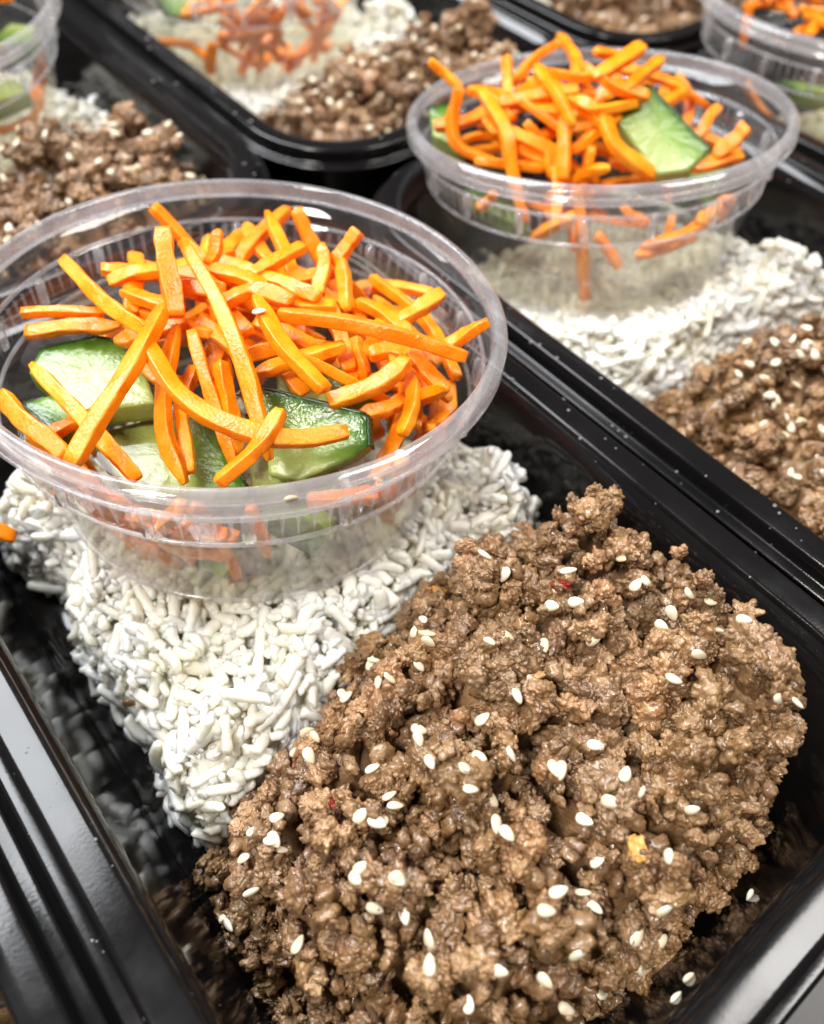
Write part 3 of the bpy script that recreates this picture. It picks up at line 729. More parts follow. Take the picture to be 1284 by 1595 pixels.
CARROT_A = [([(-5.5,18.7,10.0),(-9.3,11.0,6.0),(-13.1,2.8,1.0)],5.6,3.6),
 ([(-2.0,17.5,6.0),(-5.8,-2.7,6.0),(-10.3,-18.7,3.0),(-13.7,-28.6,-2.0),(-15.4,-35.1,-8.0)],4.6,3.4),
 ([(-23.0,35.2,-0.0),(-22.9,16.1,1.0),(-20.6,1.0,2.0)],4.4,3.4),
 ([(-36.6,28.8,-4.0),(-29.9,24.4,-4.0),(-23.0,18.7,-4.0)],2.8,3),
 ([(-37.5,26.3,-7.0),(-29.9,20.9,-6.0),(-21.5,14.6,-5.0)],4.4,3.4),
 ([(-17.1,26.9,-3.0),(-11.2,24.4,-2.0),(-6.2,18.9,-0.0)],4.2,3.2),
 ([(-14.3,5.2,2.0),(-30.8,-9.1,2.0),(-47.0,-18.4,-3.0)],5.2,3.8),
 ([(-41.5,13.3,-5.0),(-39.6,-4.4,-7.0),(-37.0,-19.8,-13.0)],4.6,3.4),
 ([(-50.5,4.5,-2.0),(-49.0,-4.8,-3.0),(-47.0,-14.2,-5.0)],5.0,3.6),
 ([(-47.9,2.3,-14.0),(-43.8,1.5,-13.0),(-38.6,0.5,-12.0)],4.0,3.2),
 ([(-22.5,-3.7,2.0),(-23.8,-18.4,1.0),(-19.9,-30.4,-0.0),(-12.9,-38.6,-1.0),(-2.4,-42.7,-2.0)],5.0,3.8),
 ([(-13.3,3.3,-2.0),(-22.4,-7.1,-5.0),(-28.3,-17.0,-9.0),(-30.3,-26.3,-13.0)],4.6,3.4),
 ([(-12.2,-1.5,-1.0),(-15.6,-13.2,-5.0),(-18.7,-23.2,-9.0),(-20.1,-28.9,-13.0)],4.0,3.2),
 ([(-10.8,-10.5,-4.0),(-15.3,-20.1,-7.0),(-18.1,-27.7,-11.0)],4.4,3.4),
 ([(-11.4,-34.1,2.0),(-19.0,-37.7,-0.0),(-27.9,-37.5,-4.0)],4.2,3.4),
 ([(-14.4,-3.4,-8.0),(-21.8,-11.7,-10.0),(-28.4,-24.2,-13.0)],4.0,3.0),
 ([(1.0,-5.9,5.0),(-1.2,-19.4,3.0),(-0.5,-32.5,-0.0)],5.0,3.4),
 ([(3.9,-10.5,2.0),(13.6,-20.8,2.0),(22.1,-31.6,1.0),(29.2,-41.1,-1.0)],5.4,4.2),
 ([(22.8,8.9,-0.0),(15.2,8.0,-0.0),(7.7,6.7,-0.0)],4.4,3.2),
 ([(26.6,5.7,1.0),(23.0,1.4,-2.0),(18.8,-3.2,-4.0)],4.4,3.2),
 ([(27.6,-0.0,-1.0),(23.6,-6.2,-2.0),(19.9,-12.3,-3.0)],4.2,3.2),
 ([(34.2,2.8,3.0),(30.9,2.9,-0.0),(27.0,2.7,-3.0)],4.4,3.4),
 ([(39.6,-21.1,-2.0),(33.3,-21.4,-3.0),(26.7,-21.3,-4.0)],4.6,3.6),
 ([(36.7,-38.9,3.0),(32.8,-36.6,-0.0),(28.2,-34.7,-3.0)],4.2,3.2),
 ([(23.2,-30.5,-4.0),(23.7,-36.5,-6.0),(24.0,-43.0,-9.0)],4.6,3.6),
 ([(19.6,-33.6,-2.0),(11.8,-34.2,-4.0),(1.8,-30.9,-6.0)],5.4,3.8),
 ([(21.4,-33.0,-7.0),(17.1,-39.3,-9.0),(11.1,-43.0,-11.0)],4.4,3.2),
 ([(11.7,-22.4,-2.0),(2.9,-19.5,-3.0),(-6.8,-16.8,-4.0)],5.0,3.4),
 ([(8.3,6.8,-1.0),(12.5,-0.7,-0.0),(14.5,-8.7,-0.0)],4.6,3.2),
 ([(16.8,-19.2,-5.0),(14.8,-23.1,-7.0),(13.9,-27.0,-10.0)],4.6,3.2),
 ([(17.1,-24.2,-6.0),(21.6,-26.0,-6.0),(24.3,-31.5,-6.0)],5.0,3.4),
 ([(17.8,-35.9,-11.0),(12.9,-35.1,-11.0),(7.8,-32.9,-12.0)],4.6,3.2),
 ([(0.6,-15.2,-7.0),(0.7,-18.9,-8.0),(1.1,-22.4,-10.0)],5.0,3.0),
 ([(7.4,18.6,5.0),(5.3,17.5,2.0),(2.6,16.6,-1.0)],4.0,3.0),
 ([(-10.4,13.8,-1.0),(-5.1,10.3,-0.0),(0.0,5.5,-0.0)],5.2,3.6),
 ([(2.4,15.1,-1.0),(5.2,7.3,-0.0),(7.9,-0.2,0.0)],5.0,3.4),
 ([(-2.0,2.1,-0.0),(5.0,0.3,1.0),(9.0,-7.4,1.0)],5.0,3.4),
 ([(-1.4,17.7,-3.0),(-1.5,6.4,-3.0),(-1.5,-5.3,-4.0)],5.0,3.4),
 ([(7.0,-1.2,-2.0),(11.3,-6.0,-2.0),(17.3,-10.9,-2.0)],5.0,3.2),
 ([(-16.3,22.9,-4.0),(-12.7,14.5,-3.0),(-8.8,9.0,-3.0)],5.0,3.4),
 ([(-24.1,11.5,-6.0),(-18.1,8.2,-5.0),(-9.9,6.0,-4.0)],5.0,3.4),
 ([(2.4,-2.9,-4.0),(5.6,-10.5,-4.0),(9.9,-21.0,-6.0)],5.0,3.4),
 ([(24.6,-17.5,-5.0),(22.4,-25.0,-6.0),(18.6,-32.1,-8.0)],4.6,3.2),
 ([(17.9,-7.5,-3.0),(15.2,-16.0,-5.0),(11.5,-24.5,-7.0)],4.8,3.2),
 ([(-21.6,6.2,-9.0),(-21.2,-1.5,-9.0),(-16.8,-7.2,-9.0)],4.6,3.2),
 ([(-7.2,5.5,-5.0),(-5.5,-2.1,-6.0),(-3.8,-9.5,-7.0)],5.0,3.4),
 ([(24.4,-10.6,-4.0),(26.4,-17.6,-4.0),(26.9,-26.0,-4.0)],4.6,3.2),
 ([(14.3,5.1,-4.0),(20.4,3.7,-4.0),(25.9,1.3,-4.0)],4.6,3.2),
 ([(-16.0,20.4,-7.0),(-12.3,10.8,-6.0),(-7.1,0.2,-5.0)],5.0,3.4),
 ([(-22.9,-38.5,-14.0),(-22.6,-40.0,-20.0),(-21.0,-39.2,-31.5)],3.6,3.0),
 ([(-28.9,-33.9,-22.0),(-28.2,-35.1,-29.0),(-26.0,-32.2,-45.0)],4.2,3.2),
 ([(-44.9,-17.0,-15.0),(-42.4,-20.0,-21.0),(-39.4,-21.9,-28.0)],5,3.4),
 ([(-42.8,-21.5,-14.0),(-41.7,-18.9,-26.0),(-38.1,-15.3,-45.0)],5,3.4),
 ([(-38.6,-24.8,-18.0),(-36.6,-26.7,-24.0),(-33.0,-29.0,-29.0)],5,3.4),
 ([(-42.3,-15.7,-29.0),(-39.3,-18.8,-35.0),(-34.2,-20.1,-45.0)],5,3.4),
 ([(0.5,-49.0,-14.0),(4.8,-46.0,-26.5),(8.7,-42.5,-39.0)],5,3.2),
 ([(7.3,-47.7,-12.0),(7.6,-47.0,-21.0),(9.1,-43.6,-34.5)],4.6,3.2),
 ([(-31.5,-31.0,-15.0),(-30.1,-32.2,-19.0),(-28.4,-34.0,-25.0)],5,3.4),
 ([(-13.1,-43.9,-14.0),(-6.5,-47.8,-14.0),(0.3,-48.3,-17.5)],5,3.4)]
CARROT_B = [([(-38.6,34.4,10.0),(-35.3,31.4,7.0),(-34.5,24.5,5.0)],4.2,3.2),
 ([(-40.3,19.0,9.0),(-44.4,16.7,2.0),(-45.0,11.8,-4.0),(-39.2,1.0,-6.0)],4.6,3.6),
 ([(-13.6,27.6,8.0),(-16.1,23.6,4.0),(-19.5,18.3,0.0)],4.2,3.4),
 ([(-33.0,17.4,7.0),(-38.1,1.9,4.0),(-40.5,-5.8,-4.0),(-41.3,-14.8,-16.0)],5,3.6),
 ([(-46.3,21.5,-2.0),(-39.7,18.3,-1.0),(-31.8,15.2,0.0)],4.6,4),
 ([(-21.7,-6.0,6.0),(-27.1,-12.4,1.0),(-31.4,-17.4,-5.0)],5.2,3.8),
 ([(-26.2,-18.9,-8.0),(-28.3,-26.9,-22.0),(-24.5,-30.6,-42.0)],4.6,3.6),
 ([(-24.7,-28.9,-19.0),(-22.0,-31.5,-23.0),(-19.0,-35.4,-29.0)],4,3.2),
 ([(-2.7,-38.0,-16.0),(-4.7,-40.0,-20.0),(-5.8,-41.5,-25.0)],3.4,3),
 ([(24.0,-13.9,4.0),(17.5,-13.4,3.0),(9.0,-13.4,2.0)],5,3.8),
 ([(26.8,-24.0,3.0),(23.1,-24.7,0.0),(19.4,-24.9,-4.0)],4.6,3.6),
 ([(23.8,-37.2,3.0),(20.3,-36.0,-1.0),(15.1,-35.1,-5.0)],6,4.2),
 ([(24.9,-38.3,-6.0),(15.6,-35.8,-6.0),(5.4,-33.1,-6.0)],5,3.4),
 ([(13.3,-1.3,15.0),(1.8,-3.0,14.0),(-8.6,-3.2,12.0)],6,4),
 ([(20.8,-4.3,11.0),(9.1,-7.6,11.0),(-2.4,-10.6,10.0)],5,3.6),
 ([(-15.4,13.5,11.0),(-17.9,6.7,10.0),(-18.0,0.2,8.0)],5,3.6),
 ([(-12.4,12.0,9.0),(-11.2,3.0,11.0),(-7.3,-3.2,12.0)],5,3.6),
 ([(-11.8,-11.8,6.0),(-15.9,-22.3,2.0),(-7.3,-30.7,-5.0)],7.5,3.4),
 ([(-31.6,24.1,4.0),(-28.7,17.4,4.0),(-29.4,6.5,2.0)],5,3.4),
 ([(-23.1,13.6,4.0),(-23.7,2.3,5.0),(-18.8,-5.7,6.0)],5,3.4),
 ([(-30.7,1.1,-4.0),(-24.9,-0.7,-2.0),(-16.4,-4.5,2.0)],5,3.4),
 ([(-3.4,6.6,11.0),(-5.2,-6.7,11.0),(3.9,-14.4,8.0)],5.2,3.6),
 ([(-15.3,-4.1,9.0),(-14.5,-11.2,8.0),(1.3,-12.4,6.0)],5,3.6),
 ([(-23.7,-12.4,-1.0),(-14.2,-12.7,2.0),(-5.8,-11.9,4.0)],6,3.8),
 ([(-29.0,1.6,3.0),(-27.2,-5.7,-2.0),(-29.1,-12.8,-7.0)],5,3.4),
 ([(-30.5,11.4,5.0),(-23.0,6.1,7.0),(-12.5,-1.4,9.0)],5,3.4),
 ([(-19.3,-15.6,0.0),(-21.8,-17.8,-4.0),(-23.8,-18.6,-9.0)],5,3.4),
 ([(-43.9,5.9,-6.0),(-37.3,-0.8,-6.0),(-29.6,-9.0,-6.0)],5,3.4),
 ([(-12.2,-18.1,-5.0),(-5.9,-23.2,-7.0),(1.5,-29.7,-8.0)],5,3.4),
 ([(-36.4,6.9,1.0),(-31.0,-1.1,0.0),(-25.2,-9.2,-3.0)],5,3.4),
 ([(-14.3,7.1,8.0),(-14.7,-4.1,7.0),(-14.8,-14.9,5.0)],5,3.4),
 ([(-32.8,-14.8,-16.0),(-26.2,-20.0,-20.0),(-27.9,-25.7,-25.0)],5,3.4),
 ([(-45.8,-5.3,-10.0),(-45.2,-3.8,-13.0),(-48.2,-2.0,-16.0)],4,3.2),
 ([(-14.0,-27.7,-14.0),(-12.6,-31.0,-16.0),(-8.3,-34.3,-18.0)],5,3.4)]
def catmull(P, n):
    P = np.array(P, float); Q = np.vstack([2*P[0]-P[1], P, 2*P[-1]-P[-2]]); out = []
    m = len(P)-1
    for u in np.linspace(0, m, n):
        i = min(int(u), m-1); t = u-i; a, b, c_, d = Q[i], Q[i+1], Q[i+2], Q[i+3]
        out.append(0.5*((2*b)+(-a+c_)*t+(2*a-5*b+4*c_-d)*t*t+(-a+3*b-3*c_+d)*t**3))
    return np.array(out)
def carrot_mesh(P, w, th, r_):
    nS, nR = 22, 16
    S = catmull(P, nS)
    ln = np.linalg.norm(np.diff(S, axis=0), axis=1).sum()
    T = np.gradient(S, axis=0); T /= np.linalg.norm(T, axis=1)[:, None]
    up = np.array([0, 0, 1.0])+r_.normal(size=3)*0.35
    e0, e1 = np.where(r_.uniform(size=2) < 0.25, 0.4, r_.uniform(0.78, 1.0, 2)); tw = r_.uniform(-0.5, 0.5); ph = r_.uniform(0, 6)
    wob = r_.uniform(-1, 1, 4)
    V = []
    a = np.linspace(0, 2*np.pi, nR, endpoint=False)+np.pi/nR
    ca, sa = np.cos(a), np.sin(a)
    ex = 0.22
    cxs, sxs = np.sign(ca)*abs(ca)**ex, np.sign(sa)*abs(sa)**ex
    for i in range(nS):
        t = i/(nS-1)
        s = np.cross(up, T[i]); s /= np.linalg.norm(s); v = np.cross(T[i], s)
        ang = tw*(t-0.5); s, v = s*math.cos(ang)+v*math.sin(ang), v*math.cos(ang)-s*math.sin(ang)
        k = 1.0
        if t < 0.2: k = e0+(1-e0)*math.sin(t/0.2*math.pi/2)
        if t > 0.8: k = e1+(1-e1)*math.sin((1-t)/0.2*math.pi/2)
        kk = k*(1+0.06*math.sin(9*t+ph)+0.04*math.sin(23*t+2*ph))
        edge = 1.0
        if i in (0, nS-1): edge = 0.90
        c0 = S[i]+s*0.35*math.sin(7*t+ph)*wob[0]
        if i == 0: c0 = c0-T[i]*0.15
        if i == nS-1: c0 = c0+T[i]*0.15
        for x_, y_ in zip(cxs, sxs):
            V.append(c0+s*x_*w/2*kk*edge+v*y_*th/2*(0.35+0.65*kk)*edge)
    V = np.array(V)+r_.normal(size=(nS*nR, 3))*0.05; F = []
    for i in range(nS-1):
        p_ = i*nR+np.arange(nR); q_ = p_+nR
        F.append(np.column_stack([p_, np.roll(p_, -1), np.roll(q_, -1), q_]))
    V = np.vstack([V, S[0]-T[0]*0.25, S[-1]+T[-1]*0.25])
    n0 = nS*nR; b = (nS-1)*nR+np.arange(nR)
    tr = np.concatenate([np.column_stack([np.roll(np.arange(nR), -1), np.arange(nR), np.full(nR, n0)]), np.column_stack([b, np.roll(b, -1), np.full(nR, n0+1)])])
    return np_mesh('carrot_strip', V, [np.concatenate(F), tr], M_CARROT)
def carrot(P, w, th, c3, r_, label, group):
    w *= 0.70; th *= 0.70; P = np.array(P); base = P.mean(0)
    o = link('carrot_strip', carrot_mesh(P-base, w, th, r_), None, base+np.array(c3)); tag(o, label, 'carrot', group)
    return o
r_ = np.random.default_rng(77)
def describe(P, where, used):
    P = np.array(P, float); m = P.mean(0); d = P[-1]-P[0]; L_ = np.linalg.norm(d)
    fx, fy = np.array([0.777, -0.628]), np.array([0.60, 0.80])          # the photo's right and away directions on the counter
    px, py = m[:2]@fx, m[:2]@fy
    if P[:, 2].max() > 1.5 and abs(d[2]) > 0.5*L_: sl = 'standing steeply'
    else:
        a = math.degrees(math.atan2(d[:2]@fy, d[:2]@fx)) % 180
        sl = 'lying crosswise' if a < 22 or a > 158 else 'slanting up rightwards' if a < 68 else 'pointing away' if a < 112 else 'slanting up leftwards'
    col = 'left' if px < -14 else 'right' if px > 14 else 'middle'; row = 'back' if py > 12 else 'front' if py < -14 else 'middle'
    place = 'centre' if col == row == 'middle' else (row+' '+col if 'middle' not in (row, col) else (row if col == 'middle' else col)+' side')
    size = 'short' if L_ < 14 else 'long' if L_ > 24 else 'medium'
    dep = 'high' if m[2] > 1.5 else 'deep down' if m[2] < -11 else 'midway up'
    return f'{size} carrot strip {sl}, {dep} at the {place} of the {where} cup'
SPECIAL_A = {0: 'short carrot strip standing upright at the top of the foreground cup pile', 1: 'long curved carrot strip running down the middle of the foreground cup pile',
             2: 'tapered carrot strip slanting at the upper left of the foreground cup', 6: 'thick carrot strip slanting down left to the foreground cup rim',
             8: 'carrot strip leaning at the far left inside the foreground cup rim', 10: 'long bowed carrot strip sweeping to the right across the foreground cup cucumber',
             14: 'short carrot strip crossing over the bowed strip at the front of the foreground cup', 17: 'thick carrot strip lying across the right half of the foreground cup pile',
             16: 'broad flat carrot strip slanting right in the middle of the foreground cup', 22: 'blunt carrot strip end sticking out at the back right of the foreground cup',
             23: 'carrot strip poking over the right rim of the foreground cup'}
for i, (P, w, th) in enumerate(CARROT_A):
    carrot(P, w, th, CUPS['A'][0], r_, SPECIAL_A.get(i, describe(P, 'foreground', None) if i < 51 else 'carrot strip pressed against the inside wall of the foreground cup, seen through it'),
           'carrot strips in the foreground cup')
SPECIAL_B = {0: 'carrot strip jutting over the left rim of the second cup', 1: 'hooked carrot strip with a dark tip at the left of the second cup', 3: 'long carrot strip hanging down the left side of the second cup pile',
             6: 'long carrot strip hanging down in the liquid of the second cup', 13: 'topmost carrot strip of the second cup pile', 17: 'broad dark orange carrot strip under the cucumber slice of the second cup',
             11: 'thick carrot stub at the right rim of the second cup'}
for i, (P, w, th) in enumerate(CARROT_B):
    carrot(P, w, th, CUPS['B'][0], r_, SPECIAL_B.get(i, describe(P, 'second', None)), 'carrot strips in the second cup')
CUKES = {'A': [], 'B': [], 'D': [], 'E': [], 'F': []}
for ln in CUKE_LIST: CUKES[ln[3]].append(np.array(ln[0], float))
def hits_cuke(key, P):
    S = catmull(P, 12)
    for Q in CUKES[key]:
        d = poly_depth(S[:, 0], S[:, 1], Q[:, :2])
        c0 = Q.mean(0); A_ = np.column_stack([Q[:, :2]-c0[:2]]); g = np.linalg.lstsq(A_, Q[:, 2]-c0[2], rcond=None)[0]
        zp = c0[2]+(S[:, :2]-c0[:2])@g
        clear = 99 if (c0[2] > -12.5 and key in 'AB') else 2.5      # nothing heaped over the pieces that show
        if ((d > (-5 if clear > 9 else -3)) & (S[:, 2] < zp+clear) & (S[:, 2] > zp-8)).any(): return True
    return False
def heap(key, n, zlo, zhi, rmax, label, group, seed, dx=(0, 0)):
    r_ = np.random.default_rng(seed); c3 = CUPS[key][0]
    for i in range(n):
        for _ in range(60):
            rad = rmax*math.sqrt(r_.uniform()); a = r_.uniform(0, 2*math.pi)
            mid = np.array([rad*math.cos(a)+dx[0], rad*math.sin(a)+dx[1], 0]); t = i/max(n-1, 1)
            mid[2] = zlo+(zhi-zlo)*t*(1-0.5*(rad/rmax)**2)
            d = r_.normal(size=3); d[2] *= 0.35; d /= np.linalg.norm(d); L_ = r_.uniform(9, 19); b = r_.normal(size=3)*2.0; b[2] = abs(b[2])
            P = np.array([mid-d*L_, mid+b, mid+d*L_])
            rr = np.hypot(P[:, 0], P[:, 1])
            if all(r < r_inner(min(max(z, -45), 0))-3.5 and z > -42.5 for r, z in zip(rr, P[:, 2])) and not hits_cuke(key, P): break
        else: continue
        carrot(P, r_.uniform(3.6, 5.2), r_.uniform(2.8, 3.8), c3, r_, describe(P, label, None) if key in 'AB' else label, group)
heap('A', 60, -26, 0, 42, 'foreground', 'carrot strips in the foreground cup', 5)
heap('B', 38, -20, 11, 37, 'second', 'carrot strips in the second cup', 6)
heap('D', 12, -10, 7, 26, 'carrot strip in the cup at the top left corner', 'carrot strips in the top left cup', 7, (24, -18))
heap('E', 12, -40, 0, 42, 'carrot strip tangled in the cup at the top centre edge', 'carrot strips in the top centre cup', 8)
heap('F', 24, -10, 7, 34, 'carrot strip in the cup at the top right edge', 'carrot strips in the top right cup', 9, (-14, 0))
def wall_strips(key, n, a0, a1, z0, z1, label, group, seed):
    r_ = np.random.default_rng(seed); c3 = CUPS[key][0]; k = 0
    for _ in range(n*30):
        if k >= n: break
        a = math.radians(r_.uniform(a0, a1)); z = r_.uniform(z0, z1); da = r_.uniform(-0.28, 0.28); dz = r_.uniform(-9, 9)
        P = []
        for t in (-1, 0, 1):
            zz = min(max(z+dz*t, -42), -8); rr = r_inner(zz)-3.6-r_.uniform(0, 2.5)-(1.5 if t == 0 else 0)*0
            P.append((rr*math.cos(a+da*t), rr*math.sin(a+da*t), zz))
        if np.linalg.norm(np.subtract(P[0], P[2])) < 12 or hits_cuke(key, np.array(P)): continue
        carrot(P, r_.uniform(4.6, 6.8), r_.uniform(2.8, 3.6), c3, r_, label, group); k += 1
wall_strips('A', 18, 172, 222, -38, -14, 'carrot strip pressed against the inside wall of the foreground cup, seen through it', 'carrot strips in the foreground cup', 15)
wall_strips('A', 30, 178, 224, -41, -22, 'carrot strip pressed against the inside wall of the foreground cup, seen through it', 'carrot strips in the foreground cup', 25)
wall_strips('A', 6, 285, 320, -34, -15, 'carrot strip pressed against the inside wall of the foreground cup, seen through it', 'carrot strips in the foreground cup', 16)
wall_strips('B', 5, 200, 300, -22, -12, 'carrot strip pressed against the inside wall of the second cup, seen through it', 'carrot strips in the second cup', 17)
wall_strips('E', 30, 215, 300, -43, -14, 'carrot strip tangled in the cup at the top centre edge', 'carrot strips in the top centre cup', 18)
wall_strips('F', 7, 180, 270, -34, -12, 'carrot strip in the cup at the top right edge', 'carrot strips in the top right cup', 19)
wall_strips('D', 12, 275, 345, -34, -12, 'carrot strip in the cup at the top left corner', 'carrot strips in the top left cup', 20)
# one strip fallen on the rice left of the cup
carrot([(-62, 60, -6), (-55.5, 57.5, -9), (-50.5, 54, -13)], 4.4, 3.4, (0, 0, 0), r_, 'single carrot strip fallen on the rice at the left edge beside the foreground cup', 'carrot strips in the foreground cup')

# ------------------------------------------------------------------ cucumber pieces
def cucumber(P, skin_edges, thick, c3, label, seed=0, flip=False):
    """P: outline of the upper face (mm, cup-local); skin_edges: indices i of edges P[i]->P[i+1] that carry skin"""
    r_ = np.random.default_rng(seed)
    P = np.array(P, float); base = P.mean(0); Q = P-base
    _, _, vt = np.linalg.svd(Q); nrm = vt[2]*(1 if vt[2][2] > 0 else -1)
    Q = Q-np.outer(Q@nrm, nrm)
    # dense outline
    D, sk = [], []
    for i in range(len(Q)):
        a, b = Q[i], Q[(i+1) % len(Q)]
        n = max(int(np.linalg.norm(b-a)/1.2), 2)
        for t in np.linspace(0, 1, n, endpoint=False):
            D.append(a+(b-a)*t+r_.normal(size=3)*0.06); sk.append(i in skin_edges)
    D = np.array(D); n = len(D)
    for _ in range(0): D = 0.5*D+0.25*(np.roll(D, 1, 0)+np.roll(D, -1, 0))
    segs = [(Q[i], Q[(i+1) % len(Q)]) for i in skin_edges]
    def sd(X):
        d = np.full(len(X), 20.0)
        for a, b in segs:
            ab = b-a; t = np.clip(((X-a)@ab)/(ab@ab), 0, 1); d = np.minimum(d, np.linalg.norm(X-a-t[:, None]*ab, axis=1))
        return d
    rings = []
    ctr = D.mean(0)
    for k, h in ((0.0, -0.15), (0.25, -0.05), (0.5, 0), (0.75, 0.0), (0.92, 0.0), (0.985, -0.12), (1.0, -0.6)):   # top face
        rings.append(ctr+(D-ctr)*k+nrm*h)
    for h in (0.35, 0.7): rings.append(D-nrm*thick*h)
    rings.append(D-nrm*(thick-0.5)); rings.append(ctr+(D-ctr)*0.96-nrm*thick); rings.append(ctr+(D-ctr)*0.05-nrm*thick)
    V = np.concatenate(rings[1:]); V = V+r_.normal(size=V.shape)*0.05; m = len(rings)-1; F = []
    for i in range(m-1):
        p_ = i*n+np.arange(n); q_ = p_+n
        F.append(np.column_stack([p_, q_, np.roll(q_, -1), np.roll(p_, -1)]))
    V = np.vstack([V, ctr-nrm*0.15, ctr-nrm*thick])
    tri = np.concatenate([np.column_stack([np.arange(n), np.roll(np.arange(n), -1), np.full(n, m*n)]), np.column_stack([(m-1)*n+np.roll(np.arange(n), -1), (m-1)*n+np.arange(n), np.full(n, m*n+1)])])
    e = empty('cucumber_piece', base+np.array(c3)); tag(e, label, 'cucumber', 'cucumber pieces in the cups')
    me_ = np_mesh('flesh', V, [np.concatenate(F), tri], M_CUC)
    at = me_.attributes.new('skin_distance', 'FLOAT', 'POINT'); at.data.foreach_set('value', (sd(V)/14.0).astype(np.float32))
    link('flesh', me_, e, (0, 0, 0))
    for i in skin_edges:
        a, b = Q[i], Q[(i+1) % len(Q)]; dr = (b-a)/np.linalg.norm(b-a)
        outv = np.cross(dr, nrm); 
        if outv@((a+b)/2-ctr) < 0: outv = -outv
        ns = 14; SV = []
        for j, t in enumerate(np.linspace(0.015, 0.985, ns)):
            c0 = a+(b-a)*t+outv*(0.9*math.sin(math.pi*t))
            c1 = a+(b-a)*t
            for (u, h) in ((-0.3, 0.03), (0.15, 0.05), (0.45, -0.4), (0.45, -thick+0.6), (0.1, -thick-0.05), (-0.3, -thick+0.3)):
                SV.append(c1+outv*u+nrm*h+r_.normal(size=3)*0.05)
        SF = []
        for j in range(ns-1):
            p_ = j*6+np.arange(6); q_ = p_+6; SF.append(np.column_stack([p_, np.roll(p_, -1), np.roll(q_, -1), q_]))
        caps = np.array([[0, 1, 2, 3], [0, 3, 4, 5], [(ns-1)*6+3, (ns-1)*6+2, (ns-1)*6+1, (ns-1)*6], [(ns-1)*6+5, (ns-1)*6+4, (ns-1)*6+3, (ns-1)*6]])
        link('skin', np_mesh('skin', SV, [np.concatenate(SF), caps], M_SKIN), e, (0, 0, 0))
    return e
cA, cB = CUPS['A'][0], CUPS['B'][0]
for P, sk, tk, key, lab, sd_ in CUKE_LIST: cucumber(P, sk, tk, CUPS[key][0], lab, sd_)

# ------------------------------------------------------------------ sesame seeds and small bits, dropped on the food
V, F = ICO[2]; V = V.copy()
ax = V[:, 0]
V[:, 1] *= (0.62-0.20*ax); V[:, 2] *= (0.33-0.06*ax)
seed_me = np_mesh('sesame_seed', V*1.55, F, M_SEED)
bpy.context.view_layer.update()
dg = bpy.context.evaluated_depsgraph_get()
def drop(x, y, z0=60.0):
    ok, loc, nrm, _, ob, _ = scene.ray_cast(dg, Vector((x, y, z0+RIM_Z))*MM, Vector((0, 0, -1)))
    if not ok: return None
    return np.array(loc)/MM-(0, 0, RIM_Z), np.array(nrm), ob
def place(name, me_, x, y, ang, lift, r_, tiltmax=1.0, scale=1.0, z0=60.0, search=1.1):
    best = None
    for _ in range(9 if search else 1):       # settle on the highest spot close by
        h = drop(x+(r_.normal()*search if search else 0), y+(r_.normal()*search if search else 0), z0)
        if h is not None and (best is None or h[0][2]-0.6*(h[1][2] < 0.4)*3 > best[0][2]): best = h
    if best is None: return None
    loc, nrm, _ = best
    if nrm[2] < 0.45: nrm = nrm+np.array([0, 0, 0.8]); nrm /= np.linalg.norm(nrm)
    d = np.array([math.cos(math.radians(ang)), math.sin(math.radians(ang)), 0]); d -= nrm*(d@nrm); d /= np.linalg.norm(d)
    roll = r_.normal()*0.35
    s = np.cross(nrm, d); s, n2 = s*math.cos(roll)+nrm*math.sin(roll), nrm*math.cos(roll)-s*math.sin(roll)
    R_ = np.column_stack([d, s, n2]); t = loc+nrm*lift+(0, 0, RIM_Z)
    return link(name, me_, None, M=xform(R_, t, scale))
